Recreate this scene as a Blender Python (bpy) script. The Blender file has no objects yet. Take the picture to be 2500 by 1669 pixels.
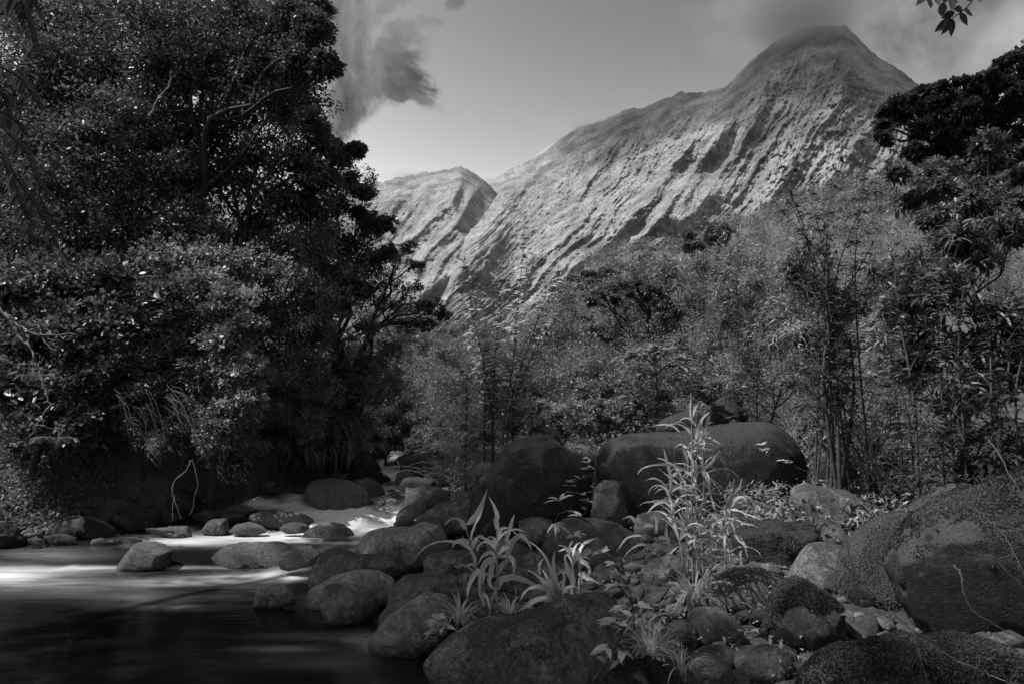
import bpy, math
import numpy as np
from math import radians, sin, cos, tan, pi

C = bpy.context.scene.collection
S = bpy.context.scene
RNG = np.random.default_rng(11)

# ---------------------------------------------------------------- camera
EYE = 1.7
PITCH = 5.3
cam = bpy.data.cameras.new('camera'); co = bpy.data.objects.new('camera', cam); C.objects.link(co)
co.location = (0, 0, EYE); co.rotation_euler = (radians(90 + PITCH), 0, 0)
cam.lens = 24; cam.sensor_width = 36; cam.clip_start = 0.05; cam.clip_end = 20000
S.camera = co
# ---------------------------------------------------------------- sky, sun, exposure
SUN_EL, SUN_AZ = 57.0, -101.0 # azimuth from +Y, clockwise: the sun stands to the left
w = bpy.data.worlds.new("World"); S.world = w; w.use_nodes = True
nt = w.node_tree; nt.nodes.clear()
def N(t, typ, **kw):
    n = t.nodes.new(typ)
    for k, v in kw.items():
        if k.startswith('i_'):
            key = k[2:]
            key = int(key) if key.isdigit() else key.replace('_', ' ')
            n.inputs[key].default_value = v
        else: setattr(n, k, v)
    return n
def M(t, op, a, b=None, c=None, clamp=False):
    n = t.nodes.new('ShaderNodeMath'); n.operation = op; n.use_clamp = clamp
    for i, v in enumerate((a, b, c)):
        if v is None: continue
        if isinstance(v, (int, float)): n.inputs[i].default_value = v
        else: t.links.new(v, n.inputs[i])
    return n.outputs[0]
out = N(nt, 'ShaderNodeOutputWorld'); bg = N(nt, 'ShaderNodeBackground')
sky = N(nt, 'ShaderNodeTexSky', sky_type='NISHITA')
sky.sun_disc = False; sky.sun_elevation = radians(SUN_EL); sky.sun_rotation = radians(SUN_AZ)
sky.air_density = 1.2; sky.dust_density = 1.0; sky.ozone_density = 1.0
sep = N(nt, 'ShaderNodeSeparateColor'); nt.links.new(sky.outputs[0], sep.inputs[0])
# a red filter over black and white film: mostly the red channel of the sky
mono = M(nt, 'ADD', M(nt, 'MULTIPLY', sep.outputs[0], 0.75), M(nt, 'MULTIPLY', sep.outputs[2], 0.12))
mono = M(nt, 'MINIMUM', M(nt, 'MULTIPLY', M(nt, 'POWER', mono, 3.4), 0.40), 6.8)      # the film's contrast
tc = N(nt, 'ShaderNodeTexCoord'); sx = N(nt, 'ShaderNodeSeparateXYZ'); nt.links.new(tc.outputs['Generated'], sx.inputs[0])
yy = M(nt, 'MAXIMUM', sx.outputs[1], 0.05)
U = M(nt, 'DIVIDE', sx.outputs[0], yy); V = M(nt, 'DIVIDE', sx.outputs[2], yy)
# cloud noise over the whole dome
mp = N(nt, 'ShaderNodeMapping'); mp.inputs['Scale'].default_value = (1.0, 1.0, 0.8)
nt.links.new(tc.outputs['Generated'], mp.inputs[0])
n1 = N(nt, 'ShaderNodeTexNoise', i_Scale=5.5, i_Detail=6.0, i_Roughness=0.55, i_Distortion=0.35); nt.links.new(mp.outputs[0], n1.inputs[0])
n2 = N(nt, 'ShaderNodeTexNoise', i_Scale=2.2, i_Detail=3.0, i_Roughness=0.5); nt.links.new(mp.outputs[0], n2.inputs[0])
wn = N(nt, 'ShaderNodeTexNoise', i_Scale=7.0, i_Detail=5.0, i_Roughness=0.6); nt.links.new(mp.outputs[0], wn.inputs[0])
wsep = N(nt, 'ShaderNodeSeparateColor'); nt.links.new(wn.outputs['Color'], wsep.inputs[0])
UW = M(nt, 'ADD', U, M(nt, 'MULTIPLY', M(nt, 'SUBTRACT', wsep.outputs[0], .5), .16)); VW = M(nt, 'ADD', V, M(nt, 'MULTIPLY', M(nt, 'SUBTRACT', wsep.outputs[1], .5), .2))
def sk(px, py):       # direction coordinates of a place in the sky (picture of 2500 x 1669)
    cx = px - 1250; cy = 834.5 - py; f = 1666.67; t = radians(PITCH)
    y = f*cos(t) - cy*sin(t); z = f*sin(t) + cy*cos(t)
    return cx/y, z/y
def blob(px, py, rx, ry):
    u, v = sk(px, py); f = 1666.67
    a = M(nt, 'DIVIDE', M(nt, 'SUBTRACT', UW, u), rx/f); b = M(nt, 'DIVIDE', M(nt, 'SUBTRACT', VW, v), ry/f)
    d = M(nt, 'SQRT', M(nt, 'ADD', M(nt, 'MULTIPLY', a, a), M(nt, 'MULTIPLY', b, b)))
    return M(nt, 'SUBTRACT', 1.0, d)
def mx(l):
    r = l[0]
    for q in l[1:]: r = M(nt, 'MAXIMUM', r, q)
    return r
left = mx([blob(840, 60, 170, 190), blob(930, 190, 110, 110), blob(1000, 120, 95, 60), blob(830, 250, 60, 110), blob(990, 255, 90, 40), blob(700, 0, 300, 200), blob(960, 20, 90, 60)])
small = blob(1114, 30, 34, 44)
n3 = N(nt, 'ShaderNodeTexNoise', i_Scale=8.0, i_Detail=8.0, i_Roughness=0.62, i_Distortion=0.4); nt.links.new(mp.outputs[0], n3.inputs[0])
lm = M(nt, 'ADD', M(nt, 'ADD', M(nt, 'MULTIPLY', left, 0.8), .22), M(nt, 'MULTIPLY', M(nt, 'SUBTRACT', n3.outputs[0], 0.5), 2.8))
def sstep(v, a, b):
    n = N(nt, 'ShaderNodeMapRange', interpolation_type='SMOOTHSTEP'); nt.links.new(v, n.inputs[0])
    n.inputs[1].default_value = a; n.inputs[2].default_value = b; return n.outputs[0]
lm = sstep(lm, -0.02, 0.5)
sm = sstep(M(nt, 'ADD', small, M(nt, 'MULTIPLY', M(nt, 'SUBTRACT', n3.outputs[0], 0.5), 1.2)), 0.0, 0.7)
right = mx([blob(2300, 60, 360, 170), blob(2450, 160, 300, 200), blob(2650, 100, 500, 400)])
rm = sstep(M(nt, 'ADD', M(nt, 'MULTIPLY', right, 1.0), M(nt, 'MULTIPLY', M(nt, 'SUBTRACT', n2.outputs[0], 0.5), 0.9)), 0.0, 0.45)
dome = sstep(n2.outputs[0], 0.56, 0.74)                       # loose cloud over the rest of the sky
inner = M(nt, 'LESS_THAN', sx.outputs[1], 0.62)
behind = M(nt, 'MULTIPLY', M(nt, 'MULTIPLY', dome, inner), 0.8)
cm = mx([lm, M(nt, 'MULTIPLY', sm, 0.75), M(nt, 'MULTIPLY', rm, 0.95), behind])
inner2 = N(nt, 'ShaderNodeMapRange', i_1=0.40, i_2=0.62, i_3=0.03, i_4=0.36); nt.links.new(n1.outputs[0], inner2.inputs[0])
rb = M(nt, 'MULTIPLY', rm, inner2.outputs[0])
lb = N(nt, 'ShaderNodeMapRange', i_1=0.40, i_2=0.60, i_3=0.17, i_4=0.025); nt.links.new(n3.outputs[0], lb.inputs[0])
isr = M(nt, 'GREATER_THAN', U, 0.25)
ccol = M(nt, 'ADD', M(nt, 'MULTIPLY', inner2.outputs[0], isr), M(nt, 'MULTIPLY', lb.outputs[0], M(nt, 'SUBTRACT', 1.0, isr)))
SKY_K = 0.10
ccol = M(nt, 'DIVIDE', ccol, SKY_K)
mixv = M(nt, 'ADD', M(nt, 'MULTIPLY', mono, M(nt, 'SUBTRACT', 1.0, cm)), M(nt, 'MULTIPLY', ccol, cm))
cmb = N(nt, 'ShaderNodeCombineColor')
for i in range(3): nt.links.new(mixv, cmb.inputs[i])
nt.links.new(cmb.outputs[0], bg.inputs[0]); bg.inputs[1].default_value = SKY_K
nt.links.new(bg.outputs[0], out.inputs[0])

sl = bpy.data.lights.new('sun', 'SUN'); sl.energy = 4.6; sl.angle = radians(0.5); sl.color = (1.0, 0.99, 0.98)
so = bpy.data.objects.new('sun', sl); C.objects.link(so)
so.rotation_euler = (radians(90 - SUN_EL), 0, radians(180 - SUN_AZ) )
S.view_settings.view_transform = 'Standard'; S.view_settings.look = 'None'
S.view_settings.gamma = 1.0; S.view_settings.use_curve_mapping = False
S.view_settings.exposure = 0.5
S.render.engine = 'CYCLES'
S.cycles.use_denoising = True
S.cycles.max_bounces = 5; S.cycles.diffuse_bounces = 2; S.cycles.glossy_bounces = 2; S.cycles.transmission_bounces = 2
S.cycles.volume_bounces = 1; S.cycles.transparent_max_bounces = 8
S.cycles.volume_step_rate = 3.0; S.cycles.volume_max_steps = 64
S.cycles.caustics_reflective = False; S.cycles.caustics_refractive = False

# ---------------------------------------------------------------- picture <-> world
F = 1666.67; TH = radians(PITCH)
def at(px, py, Y):
    cx = px - 1250; cy = 834.5 - py
    y = F*cos(TH) - cy*sin(TH); z = F*sin(TH) + cy*cos(TH); k = Y / y
    return np.array((cx*k, Y, EYE + z*k))
def proj(x, y, z):
    z = z - EYE
    d = y*cos(TH) + z*sin(TH); v = -y*sin(TH) + z*cos(TH)
    return 1250 + F*x/d, 834.5 - F*v/d
def rP(p): return (p[0]/0.9396, p[1]/0.9396)                 # 2349-wide view
ZOOM = {'S': (0, 0, 1), 'A': (0, 1050, 2.533), 'B': (800, 1050, 2.533), 'C': (1600, 1050, 2.533), 'E': (1000, 1150, 3.484), 'G': (1450, 900, 2.6133),
        'P': (0, 0, 0.9396), 'K': (850, 0, 2.24), 'Q': (700, 400, 3.137), 'R': (1300, 500, 3.137), 'T': (1750, 0, 2.6133), 'L': (0, 550, 2.61), 'D': (800, 700, 2.61), 'H': (1600, 600, 2.61), 'O': (0, 0, 2.61)}
def zc(r, x, y):
    a, b, s = ZOOM[r]; return a + x/s, b + y/s
def azc(r, x, y, Y): 
    p = zc(r, x, y); return at(p[0], p[1], Y)

# ---------------------------------------------------------------- noise
_h = np.random.default_rng(3).random((256, 256)).astype(np.float32)
_p = np.random.default_rng(4).permutation(256)
def n2d(x, y):
    x = np.asarray(x, float); y = np.asarray(y, float)
    xi = np.floor(x).astype(int); yi = np.floor(y).astype(int); fx = x - xi; fy = y - yi
    fx = fx*fx*(3 - 2*fx); fy = fy*fy*(3 - 2*fy)
    a = _h[xi & 255, yi & 255]; b = _h[(xi+1) & 255, yi & 255]; c = _h[xi & 255, (yi+1) & 255]; d = _h[(xi+1) & 255, (yi+1) & 255]
    return (a + (b-a)*fx)*(1-fy) + (c + (d-c)*fx)*fy
def n3d(P):
    x, y, z = P[:, 0], P[:, 1], P[:, 2]
    zi = np.floor(z).astype(int); fz = z - zi; fz = fz*fz*(3-2*fz)
    o0 = _p[zi & 255]; o1 = _p[(zi+1) & 255]
    return n2d(x + o0*1.0, y + o0*7.0)*(1-fz) + n2d(x + o1*1.0, y + o1*7.0)*fz
def fbm2(x, y, o=4, g=0.5):
    r = 0; a = 1; s = 0
    for i in range(o):
        r = r + a*n2d(x*2**i + 17*i, y*2**i + 31*i); s += a; a *= g
    return r/s*2 - 1
def fbm3(P, o=4, g=0.5):
    r = 0; a = 1; s = 0
    for i in range(o):
        r = r + a*n3d(P*2**i + 13.7*i); s += a; a *= g
    return r/s*2 - 1
def rid2(x, y, o=3, g=0.5):
    r = 0; a = 1; s = 0
    for i in range(o):
        r = r + a*(1 - np.abs(2*n2d(x*2**i + 9*i, y*2**i + 5*i) - 1)); s += a; a *= g
    return r/s
def sm(x, a, b):
    t = np.clip((x-a)/(b-a), 0, 1); return t*t*(3-2*t)

# ---------------------------------------------------------------- mesh helpers
def mesh_np(name, V, Fs, mat, smooth=False, tone=None, extra=None):
    me = bpy.data.meshes.new(name); V = np.asarray(V, np.float32)
    me.vertices.add(len(V)); me.vertices.foreach_set('co', V.ravel())
    Fs = [np.asarray(f, np.int32) for f in (Fs if isinstance(Fs, list) else [Fs]) if len(f)]
    if not Fs: return bpy.data.meshes.new(name)
    nl = sum(f.size for f in Fs); nf = sum(len(f) for f in Fs)
    me.loops.add(nl); me.loops.foreach_set('vertex_index', np.concatenate([f.ravel() for f in Fs]))
    me.polygons.add(nf)
    st = []; o = 0
    for f in Fs:
        st.append(o + np.arange(len(f))*f.shape[1]); o += f.size
    me.polygons.foreach_set('loop_start', np.concatenate(st).astype(np.int32))
    if smooth: me.polygons.foreach_set('use_smooth', np.ones(nf, bool))
    me.update(calc_edges=True)
    for nm, a in ([('tone', tone)] if tone is not None else []) + list((extra or {}).items()):
        at_ = me.attributes.new(nm, 'FLOAT', 'POINT'); at_.data.foreach_set('value', np.asarray(a, np.float32))
    if mat: me.materials.append(mat)
    return me
def link(name, me, parent=None, loc=None, label=None, cat=None, group=None, kind=None):
    o = bpy.data.objects.new(name, me); C.objects.link(o)
    if loc is not None: o.location = loc
    if parent is not None: o.parent = parent
    if label: o['label'] = label
    if cat: o['category'] = cat
    if group: o['group'] = group
    if kind: o['kind'] = kind
    return o
def thing(name, loc, label, cat, group=None): return link(name, None, None, loc, label, cat, group)
def unit(v):
    v = np.asarray(v, float); return v/np.maximum(np.linalg.norm(v, axis=-1, keepdims=True), 1e-9)

class Tubes:
    def __init__(s): s.V = []; s.F = []; s.n = 0; s.T = []
    def add(s, P, R, k=5, tone=1.0):
        P = np.asarray(P, float); n = len(P); R = np.broadcast_to(np.asarray(R, float), (n,)) if np.ndim(R) else np.full(n, R)
        T = unit(np.gradient(P, axis=0)); ref = np.array((0, 0, 1.0)) if abs(T[0][2]) < .8 else np.array((1.0, 0, 0))
        A = unit(np.cross(T, ref)); B = np.cross(T, A)
        an = np.arange(k)*2*pi/k
        V = P[:, None] + R[:, None, None]*(np.cos(an)[None, :, None]*A[:, None] + np.sin(an)[None, :, None]*B[:, None])
        i = np.arange(n-1)[:, None]*k + np.arange(k)[None]; j = np.arange(n-1)[:, None]*k + (np.arange(k)[None]+1) % k
        s.F.append(np.stack([i, j, j+k, i+k], -1).reshape(-1, 4) + s.n); s.V.append(V.reshape(-1, 3)); s.n += n*k
        s.T.append(np.full(n*k, tone))
    def mesh(s, name, mat, org=(0, 0, 0)):
        return mesh_np(name, np.concatenate(s.V) - np.asarray(org), np.concatenate(s.F), mat, True, np.concatenate(s.T))
def wiggle(a, b, n, amp, rng, sag=0.0):
    a = np.asarray(a, float); b = np.asarray(b, float); t = np.linspace(0, 1, n)[:, None]
    P = a + (b-a)*t; L = np.linalg.norm(b-a)
    for k in (1, 2, 3):
        P = P + np.sin(t*pi*k + 0)*rng.normal(0, 1, 3)*amp*L/k**1.2*(1 if k == 1 else .8)
    P[:, 2] -= (sag*L*np.sin(t*pi))[:, 0]
    return P
def smooth_path(pts, n):
    pts = np.asarray(pts, float); d = np.r_[0, np.cumsum(np.linalg.norm(np.diff(pts, axis=0), axis=1))]; t = np.linspace(0, d[-1], n)
    m = np.gradient(pts, d, axis=0) if len(pts) > 2 else np.repeat((pts[1:]-pts[:1])/d[-1], 2, 0)
    i = np.clip(np.searchsorted(d, t, 'right')-1, 0, len(d)-2); h = (d[i+1]-d[i]); s = ((t-d[i])/h)[:, None]; h = h[:, None]
    return (2*s**3-3*s**2+1)*pts[i] + (s**3-2*s**2+s)*h*m[i] + (-2*s**3+3*s**2)*pts[i+1] + (s**3-s**2)*h*m[i+1]

# leaves: vectorised
def leaf_geo(P, D, Nn, L, W, kind='simple', bend=0.25):
    n = len(P); D = unit(D); Sd = unit(np.cross(D, Nn)); U_ = np.cross(Sd, D)
    L = np.broadcast_to(L, (n,)); W = np.broadcast_to(W, (n,))
    if kind == 'simple':
        loc = np.array([(0, 0, 0), (.5, .5, .10), (1, 0, -.05), (.5, -.5, .10)]); fc = np.array([(0, 1, 2), (0, 2, 3)])
    elif kind == 'round':
        loc = np.array([(0, 0, 0), (.3, .42, .06), (.7, .42, .06), (1, 0, 0), (.7, -.42, .06), (.3, -.42, .06)]); fc = np.array([(0, 1, 2), (0, 2, 3), (0, 3, 4), (0, 4, 5)])
    else:
        loc = np.array([(0, 0, 0), (.28, .5, .1), (.28, 0, 0), (.28, -.5, .1), (.65, .36, .08), (.65, 0, 0), (.65, -.36, .08), (1, 0, 0)])
        fc = np.array([(0, 1, 2), (0, 2, 3), (1, 4, 5), (1, 5, 2), (2, 5, 6), (2, 6, 3), (4, 7, 5), (5, 7, 6)])
    k = len(loc)
    V = P[:, None] + D[:, None]*(loc[:, 0][None, :, None]*L[:, None, None]) + Sd[:, None]*(loc[:, 1][None, :, None]*W[:, None, None]) + U_[:, None]*(loc[:, 2][None, :, None]*W[:, None, None])
    V[:, :, 2] -= (loc[:, 0]**2)[None]*bend*L[:, None]
    Fc = (np.arange(n)*k)[:, None, None] + fc[None]
    return V.reshape(-1, 3), Fc.reshape(-1, 3), k
class Leaves:
    def __init__(s): s.V = []; s.F = []; s.T = []; s.n = 0
    def add(s, P, D, Nn, L, W, kind='simple', bend=.25, tone=None, rng=RNG):
        V, Fc, k = leaf_geo(P, D, Nn, L, W, kind, bend)
        t = rng.uniform(.65, 1.35, len(P)) if tone is None else tone*rng.uniform(.8, 1.2, len(P))
        s.V.append(V); s.F.append(Fc + s.n); s.T.append(np.repeat(t, k)); s.n += len(V)
    def clumps(s, Cn, O, rc, n, L, W, kind='simple', up=.4, outw=.7, rnd=.8, bend=.25, ctone=None, rng=RNG):
        m = len(Cn); idx = np.repeat(np.arange(m), n)
        R = rng.normal(0, 1, (m*n, 3)); R = unit(R)*(rng.random((m*n, 1))**.45)
        rcv = (np.broadcast_to(rc, (m,)))[idx][:, None]
        P = Cn[idx] + R*rcv*np.array((1, 1, .75))
        D = O[idx]*outw + R*.6 + rng.normal(0, rnd*.6, (m*n, 3)) + np.array((0, 0, up))
        Nn = rng.normal(0, .55, (m*n, 3)) + np.array((0, 0, 1.0)) + O[idx]*.35
        l = L*rng.uniform(.6, 1.25, m*n)*np.repeat(rng.uniform(.65, 1.35, m), n)
        tone = (ctone[idx] if ctone is not None else 1.0)*rng.uniform(.75, 1.25, m*n)
        V, Fc, k = leaf_geo(P, D, Nn, l, W/L*l, kind, bend)
        s.V.append(V); s.F.append(Fc + s.n); s.T.append(np.repeat(tone, k)); s.n += len(V)
    def mesh(s, name, mat, org=(0, 0, 0)):
        return mesh_np(name, np.concatenate(s.V) - np.asarray(org), np.concatenate(s.F), mat, False, np.concatenate(s.T))

# ---------------------------------------------------------------- materials
def newmat(name):
    m = bpy.data.materials.new(name); m.use_nodes = True; t = m.node_tree
    return m, t, t.nodes['Principled BSDF'], t.nodes['Material Output']
def grey(t, v, sock):
    c = t.nodes.new('ShaderNodeCombineColor')
    for i in range(3): t.links.new(v, c.inputs[i])
    t.links.new(c.outputs[0], sock)
def leafmat(name, base, rough=.42, trans=.3, spec=.5):
    m, t, b, o = newmat(name)
    a = N(t, 'ShaderNodeAttribute', attribute_name='tone')
    g = N(t, 'ShaderNodeNewGeometry'); tx = N(t, 'ShaderNodeTexNoise', i_Scale=.9, i_Detail=2.0); t.links.new(g.outputs['Position'], tx.inputs[0])
    mr = N(t, 'ShaderNodeMapRange', i_1=.3, i_2=.7, i_3=.75, i_4=1.3); t.links.new(tx.outputs[0], mr.inputs[0])
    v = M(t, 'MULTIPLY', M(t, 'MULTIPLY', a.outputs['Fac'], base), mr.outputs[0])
    grey(t, v, b.inputs['Base Color']); b.inputs['Roughness'].default_value = rough; b.inputs['Specular IOR Level'].default_value = spec
    tr = N(t, 'ShaderNodeBsdfTranslucent'); grey(t, M(t, 'MULTIPLY', v, 1.6), tr.inputs[0])
    mxs = N(t, 'ShaderNodeMixShader', i_0=trans); t.links.new(b.outputs[0], mxs.inputs[1]); t.links.new(tr.outputs[0], mxs.inputs[2]); t.links.new(mxs.outputs[0], o.inputs[0])
    return m
def barkmat(name, base, sc=6):
    m, t, b, o = newmat(name)
    g = N(t, 'ShaderNodeNewGeometry'); tx = N(t, 'ShaderNodeTexNoise', i_Scale=sc*4.0, i_Detail=4.0); t.links.new(g.outputs['Position'], tx.inputs[0])
    mr = N(t, 'ShaderNodeMapRange', i_1=.3, i_2=.7, i_3=base*.5, i_4=base*1.5); t.links.new(tx.outputs[0], mr.inputs[0])
    grey(t, mr.outputs[0], b.inputs['Base Color']); b.inputs['Roughness'].default_value = .85
    bp = N(t, 'ShaderNodeBump', i_Strength=.5, i_Distance=.01); t.links.new(tx.outputs[0], bp.inputs['Height']); t.links.new(bp.outputs[0], b.inputs['Normal'])
    return m
def rockmat(name, lo, hi, moss=0.0, mosscol=.05, lichen=.25, pit=.5, rough=.8, spec=.4, sc=1.0):
    m, t, b, o = newmat(name)
    tc = N(t, 'ShaderNodeTexCoord'); P = tc.outputs['Object']
    def noise(s, d=5, r=.6, dist=0):
        n = N(t, 'ShaderNodeTexNoise', i_Scale=s*sc, i_Detail=float(d), i_Roughness=r, i_Distortion=float(dist)); t.links.new(P, n.inputs[0]); return n.outputs[0]
    def mr(v, a, bb, c, d):
        n = N(t, 'ShaderNodeMapRange', i_1=a, i_2=bb, i_3=c, i_4=d); t.links.new(v, n.inputs[0]); return n.outputs[0]
    big = noise(2.2, 4, .6, .5); fine = noise(26, 6, .75); 
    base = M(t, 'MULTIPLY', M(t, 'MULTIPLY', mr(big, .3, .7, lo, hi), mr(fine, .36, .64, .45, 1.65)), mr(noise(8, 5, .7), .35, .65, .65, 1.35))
    # blotchy lichen
    lf = mr(noise(13, 5, .7, .6), .57, .63, 0, 1); lr = mr(noise(1.7, 2), .42, .6, 0, 1)
    lic = M(t, 'MULTIPLY', M(t, 'MULTIPLY', lf, lr), lichen)
    base = M(t, 'ADD', M(t, 'MULTIPLY', base, M(t, 'SUBTRACT', 1.0, lic)), M(t, 'MULTIPLY', lic, .32))
    vo = N(t, 'ShaderNodeTexVoronoi', i_Scale=34.0*sc); t.links.new(P, vo.inputs[0])
    pits = M(t, 'MULTIPLY', mr(vo.outputs[0], .12, .3, 1, 0), mr(noise(4, 3), .48, .58, 0, 1))
    base = M(t, 'MULTIPLY', base, M(t, 'SUBTRACT', 1.0, M(t, 'MULTIPLY', pits, pit)))
    g = N(t, 'ShaderNodeNewGeometry'); sp = N(t, 'ShaderNodeSeparateXYZ'); t.links.new(g.outputs['Normal'], sp.inputs[0])
    if moss > 0:
        mk = mr(M(t, 'ADD', M(t, 'MULTIPLY', sp.outputs[2], .45), M(t, 'MULTIPLY', noise(5, 5, .65), 1.3)), 1.05 - moss*.5, 1.15 - moss*.5, 0, 1)
        mcol = mr(noise(55, 4, .7), .3, .7, mosscol*.45, mosscol*1.7)
        base = M(t, 'ADD', M(t, 'MULTIPLY', base, M(t, 'SUBTRACT', 1.0, mk)), M(t, 'MULTIPLY', mk, mcol))
    spz = N(t, 'ShaderNodeSeparateXYZ'); t.links.new(g.outputs['Position'], spz.inputs[0]); wetk = mr(M(t, 'ADD', spz.outputs[2], M(t, 'MULTIPLY', noise(6, 3), .06)), -.1, .03, .4, 1)   # wet foot of the rock
    base = M(t, 'MULTIPLY', base, wetk)
    grey(t, M(t, 'MAXIMUM', base, .004), b.inputs['Base Color'])
    b.inputs['Roughness'].default_value = rough; b.inputs['Specular IOR Level'].default_value = spec
    h = M(t, 'ADD', M(t, 'MULTIPLY', fine, .6), M(t, 'ADD', M(t, 'MULTIPLY', noise(90, 4, .7), .3), M(t, 'MULTIPLY', pits, -.8)))
    bp = N(t, 'ShaderNodeBump', i_Strength=1.0, i_Distance=.045); t.links.new(h, bp.inputs['Height'])
    t.links.new(bp.outputs[0], b.inputs['Normal'])
    return m
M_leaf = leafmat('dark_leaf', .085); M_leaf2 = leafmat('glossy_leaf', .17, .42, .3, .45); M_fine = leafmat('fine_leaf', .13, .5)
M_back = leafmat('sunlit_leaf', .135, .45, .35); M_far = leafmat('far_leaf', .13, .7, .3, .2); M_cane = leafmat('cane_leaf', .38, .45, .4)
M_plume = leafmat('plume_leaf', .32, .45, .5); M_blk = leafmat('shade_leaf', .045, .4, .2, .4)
M_bark = barkmat('bark', .018); M_pale = barkmat('pale_twig', .16); M_stem = barkmat('stem', .04)
M_dry = barkmat('dry_stalk', .2); M_twig = barkmat('shaded_twig', .09)
M_moss = leafmat('moss', .06, .8, .3, .15)
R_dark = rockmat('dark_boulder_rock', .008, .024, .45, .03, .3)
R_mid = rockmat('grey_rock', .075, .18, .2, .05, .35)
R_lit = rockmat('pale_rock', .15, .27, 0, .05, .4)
R_lich = rockmat('lichen_rock', .12, .22, .0, .05, 1.0, .7)
R_moss = rockmat('mossy_rock', .010, .028, .75, .05, .25)
R_wet = rockmat('wet_rock', .04, .1, 0, .05, .1, .6, .38, .7)
R_sm = rockmat('smooth_stone', .06, .135, .15, .05, .12, .7)

# ---------------------------------------------------------------- terrain
def itp(x, xs, ys): return np.interp(x, xs, ys)
def XR(y): return itp(y, [2, 4.4, 5.3, 6.3, 7.2, 8, 9, 10, 11, 13, 16, 18, 22, 40], [.3, -.55, -1.15, -2.0, -2.1, -2.1, -1.6, -1.7, -1.85, -2.05, -2.45, -2.75, -3.6, -8])
def XL(y): return itp(y, [10.0, 10.6, 11.2, 12, 13, 14, 16, 18, 22, 30, 40, 100, 300], [-4.6, -4.2, -4.0, -3.4, -3.0, -3.1, -3.5, -3.9, -5.6, -12, -22, -60, -150])
def WL(y): return itp(y, [0, 8.0, 8.5, 9.6, 10.9, 12.5, 15, 16.6, 18, 22, 40], [-.15, -.15, -.03, -.01, .2, .23, .3, .46, .55, .75, 2.0])
def YL(x): return itp(x, [-14, -8, -6.5, -5.3, -4.6, -4.2], [8.5, 8.45, 8.5, 9.2, 9.9, 10.4])
def ground(x, y):
    x = np.asarray(x, float); y = np.asarray(y, float)
    wl = WL(y)
    dR = x - XR(y)
    dL1 = np.minimum(y - YL(x), 30.0); dL1 = np.where(x < -4.2, dL1, -1)
    dL2 = np.where(y > 10.0, XL(y) - x, -1)
    dL = np.where(y > 10.4, np.minimum(np.maximum(dL1, dL2), np.maximum(dL2, 0) + 99), dL1)
    nz = fbm2(x*.9, y*.9, 4)
    hR = wl - .12 + .10*np.clip(dR, 0, 3) + .055*np.clip(dR-2, 0, 200) + .055*np.clip(y-12, 0, 300) + .10*sm(dR, 0, .8)*nz + .05*np.clip(dR-9, 0, 60)*sm(y, 6, 14)
    gL = itp(dL, [0, .5, 1.0, 1.8, 4, 7, 12, 30, 200], [-.1, .1, .5, 1.15, 2.3, 5.0, 11.0, 17.0, 24])
    gL = np.minimum(gL, 2.3) + np.maximum(gL-2.3, 0)*sm(-x - (.36*y + 1.2), 0, 5)
    hL = wl + gL*(1 + .12*nz) + .22*sm(dL, .2, 1.5)*nz*np.clip(dL, 0, 2) + .12*sm(dL, .1, .8)*fbm2(x*4, y*4, 3)
    bed = wl - .45 + .1*nz
    h = np.where(dL > 0, hL, np.where(dR > 0, hR, bed))
    return h
gx = np.unique(np.r_[np.linspace(-900, -30, 50), np.linspace(-30, -12, 40), np.linspace(-12, 7, 270), np.linspace(7, 30, 80), np.linspace(30, 900, 50)])
gy = np.unique(np.r_[np.linspace(-300, -2, 20), np.linspace(-2, 2, 10), np.linspace(2, 16, 240), np.linspace(16, 60, 150), np.linspace(60, 900, 60)])
GX, GY = np.meshgrid(gx, gy); 
GZ = ground(GX, GY)
FARH = 1 - sm(np.hypot(GX, GY), 120, 500)
GZ = np.minimum(GZ, 14 + 6*n2d(GX*.03, GY*.03)) 
def grid_faces(ny, nx):
    i = np.arange(ny-1)[:, None]*nx + np.arange(nx-1)[None]; return np.stack([i, i+1, i+nx+1, i+nx], -1).reshape(-1, 4)
m, t, b, o = newmat('soil')
g = N(t, 'ShaderNodeNewGeometry'); a1 = N(t, 'ShaderNodeTexNoise', i_Scale=3.0, i_Detail=6.0, i_Roughness=.7); t.links.new(g.outputs['Position'], a1.inputs[0])
a2 = N(t, 'ShaderNodeTexNoise', i_Scale=26.0, i_Detail=5.0, i_Roughness=.8); t.links.new(g.outputs['Position'], a2.inputs[0])
v = M(t, 'MULTIPLY', M(t, 'POWER', a1.outputs[0], 1.5), M(t, 'POWER', a2.outputs[0], 1.5))
grey(t, M(t, 'MULTIPLY', v, .55), b.inputs['Base Color']); b.inputs['Roughness'].default_value = .8
bp = N(t, 'ShaderNodeBump', i_Strength=1.0, i_Distance=.05); t.links.new(M(t, 'ADD', a2.outputs[0], a1.outputs[0]), bp.inputs['Height']); t.links.new(bp.outputs[0], b.inputs['Normal'])
M_soil = m
link('ground', mesh_np('ground', np.stack([GX, GY, GZ], -1).reshape(-1, 3), grid_faces(*GX.shape), M_soil, True), kind='structure', label='dark earth and gravel of the valley floor and both banks')

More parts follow.
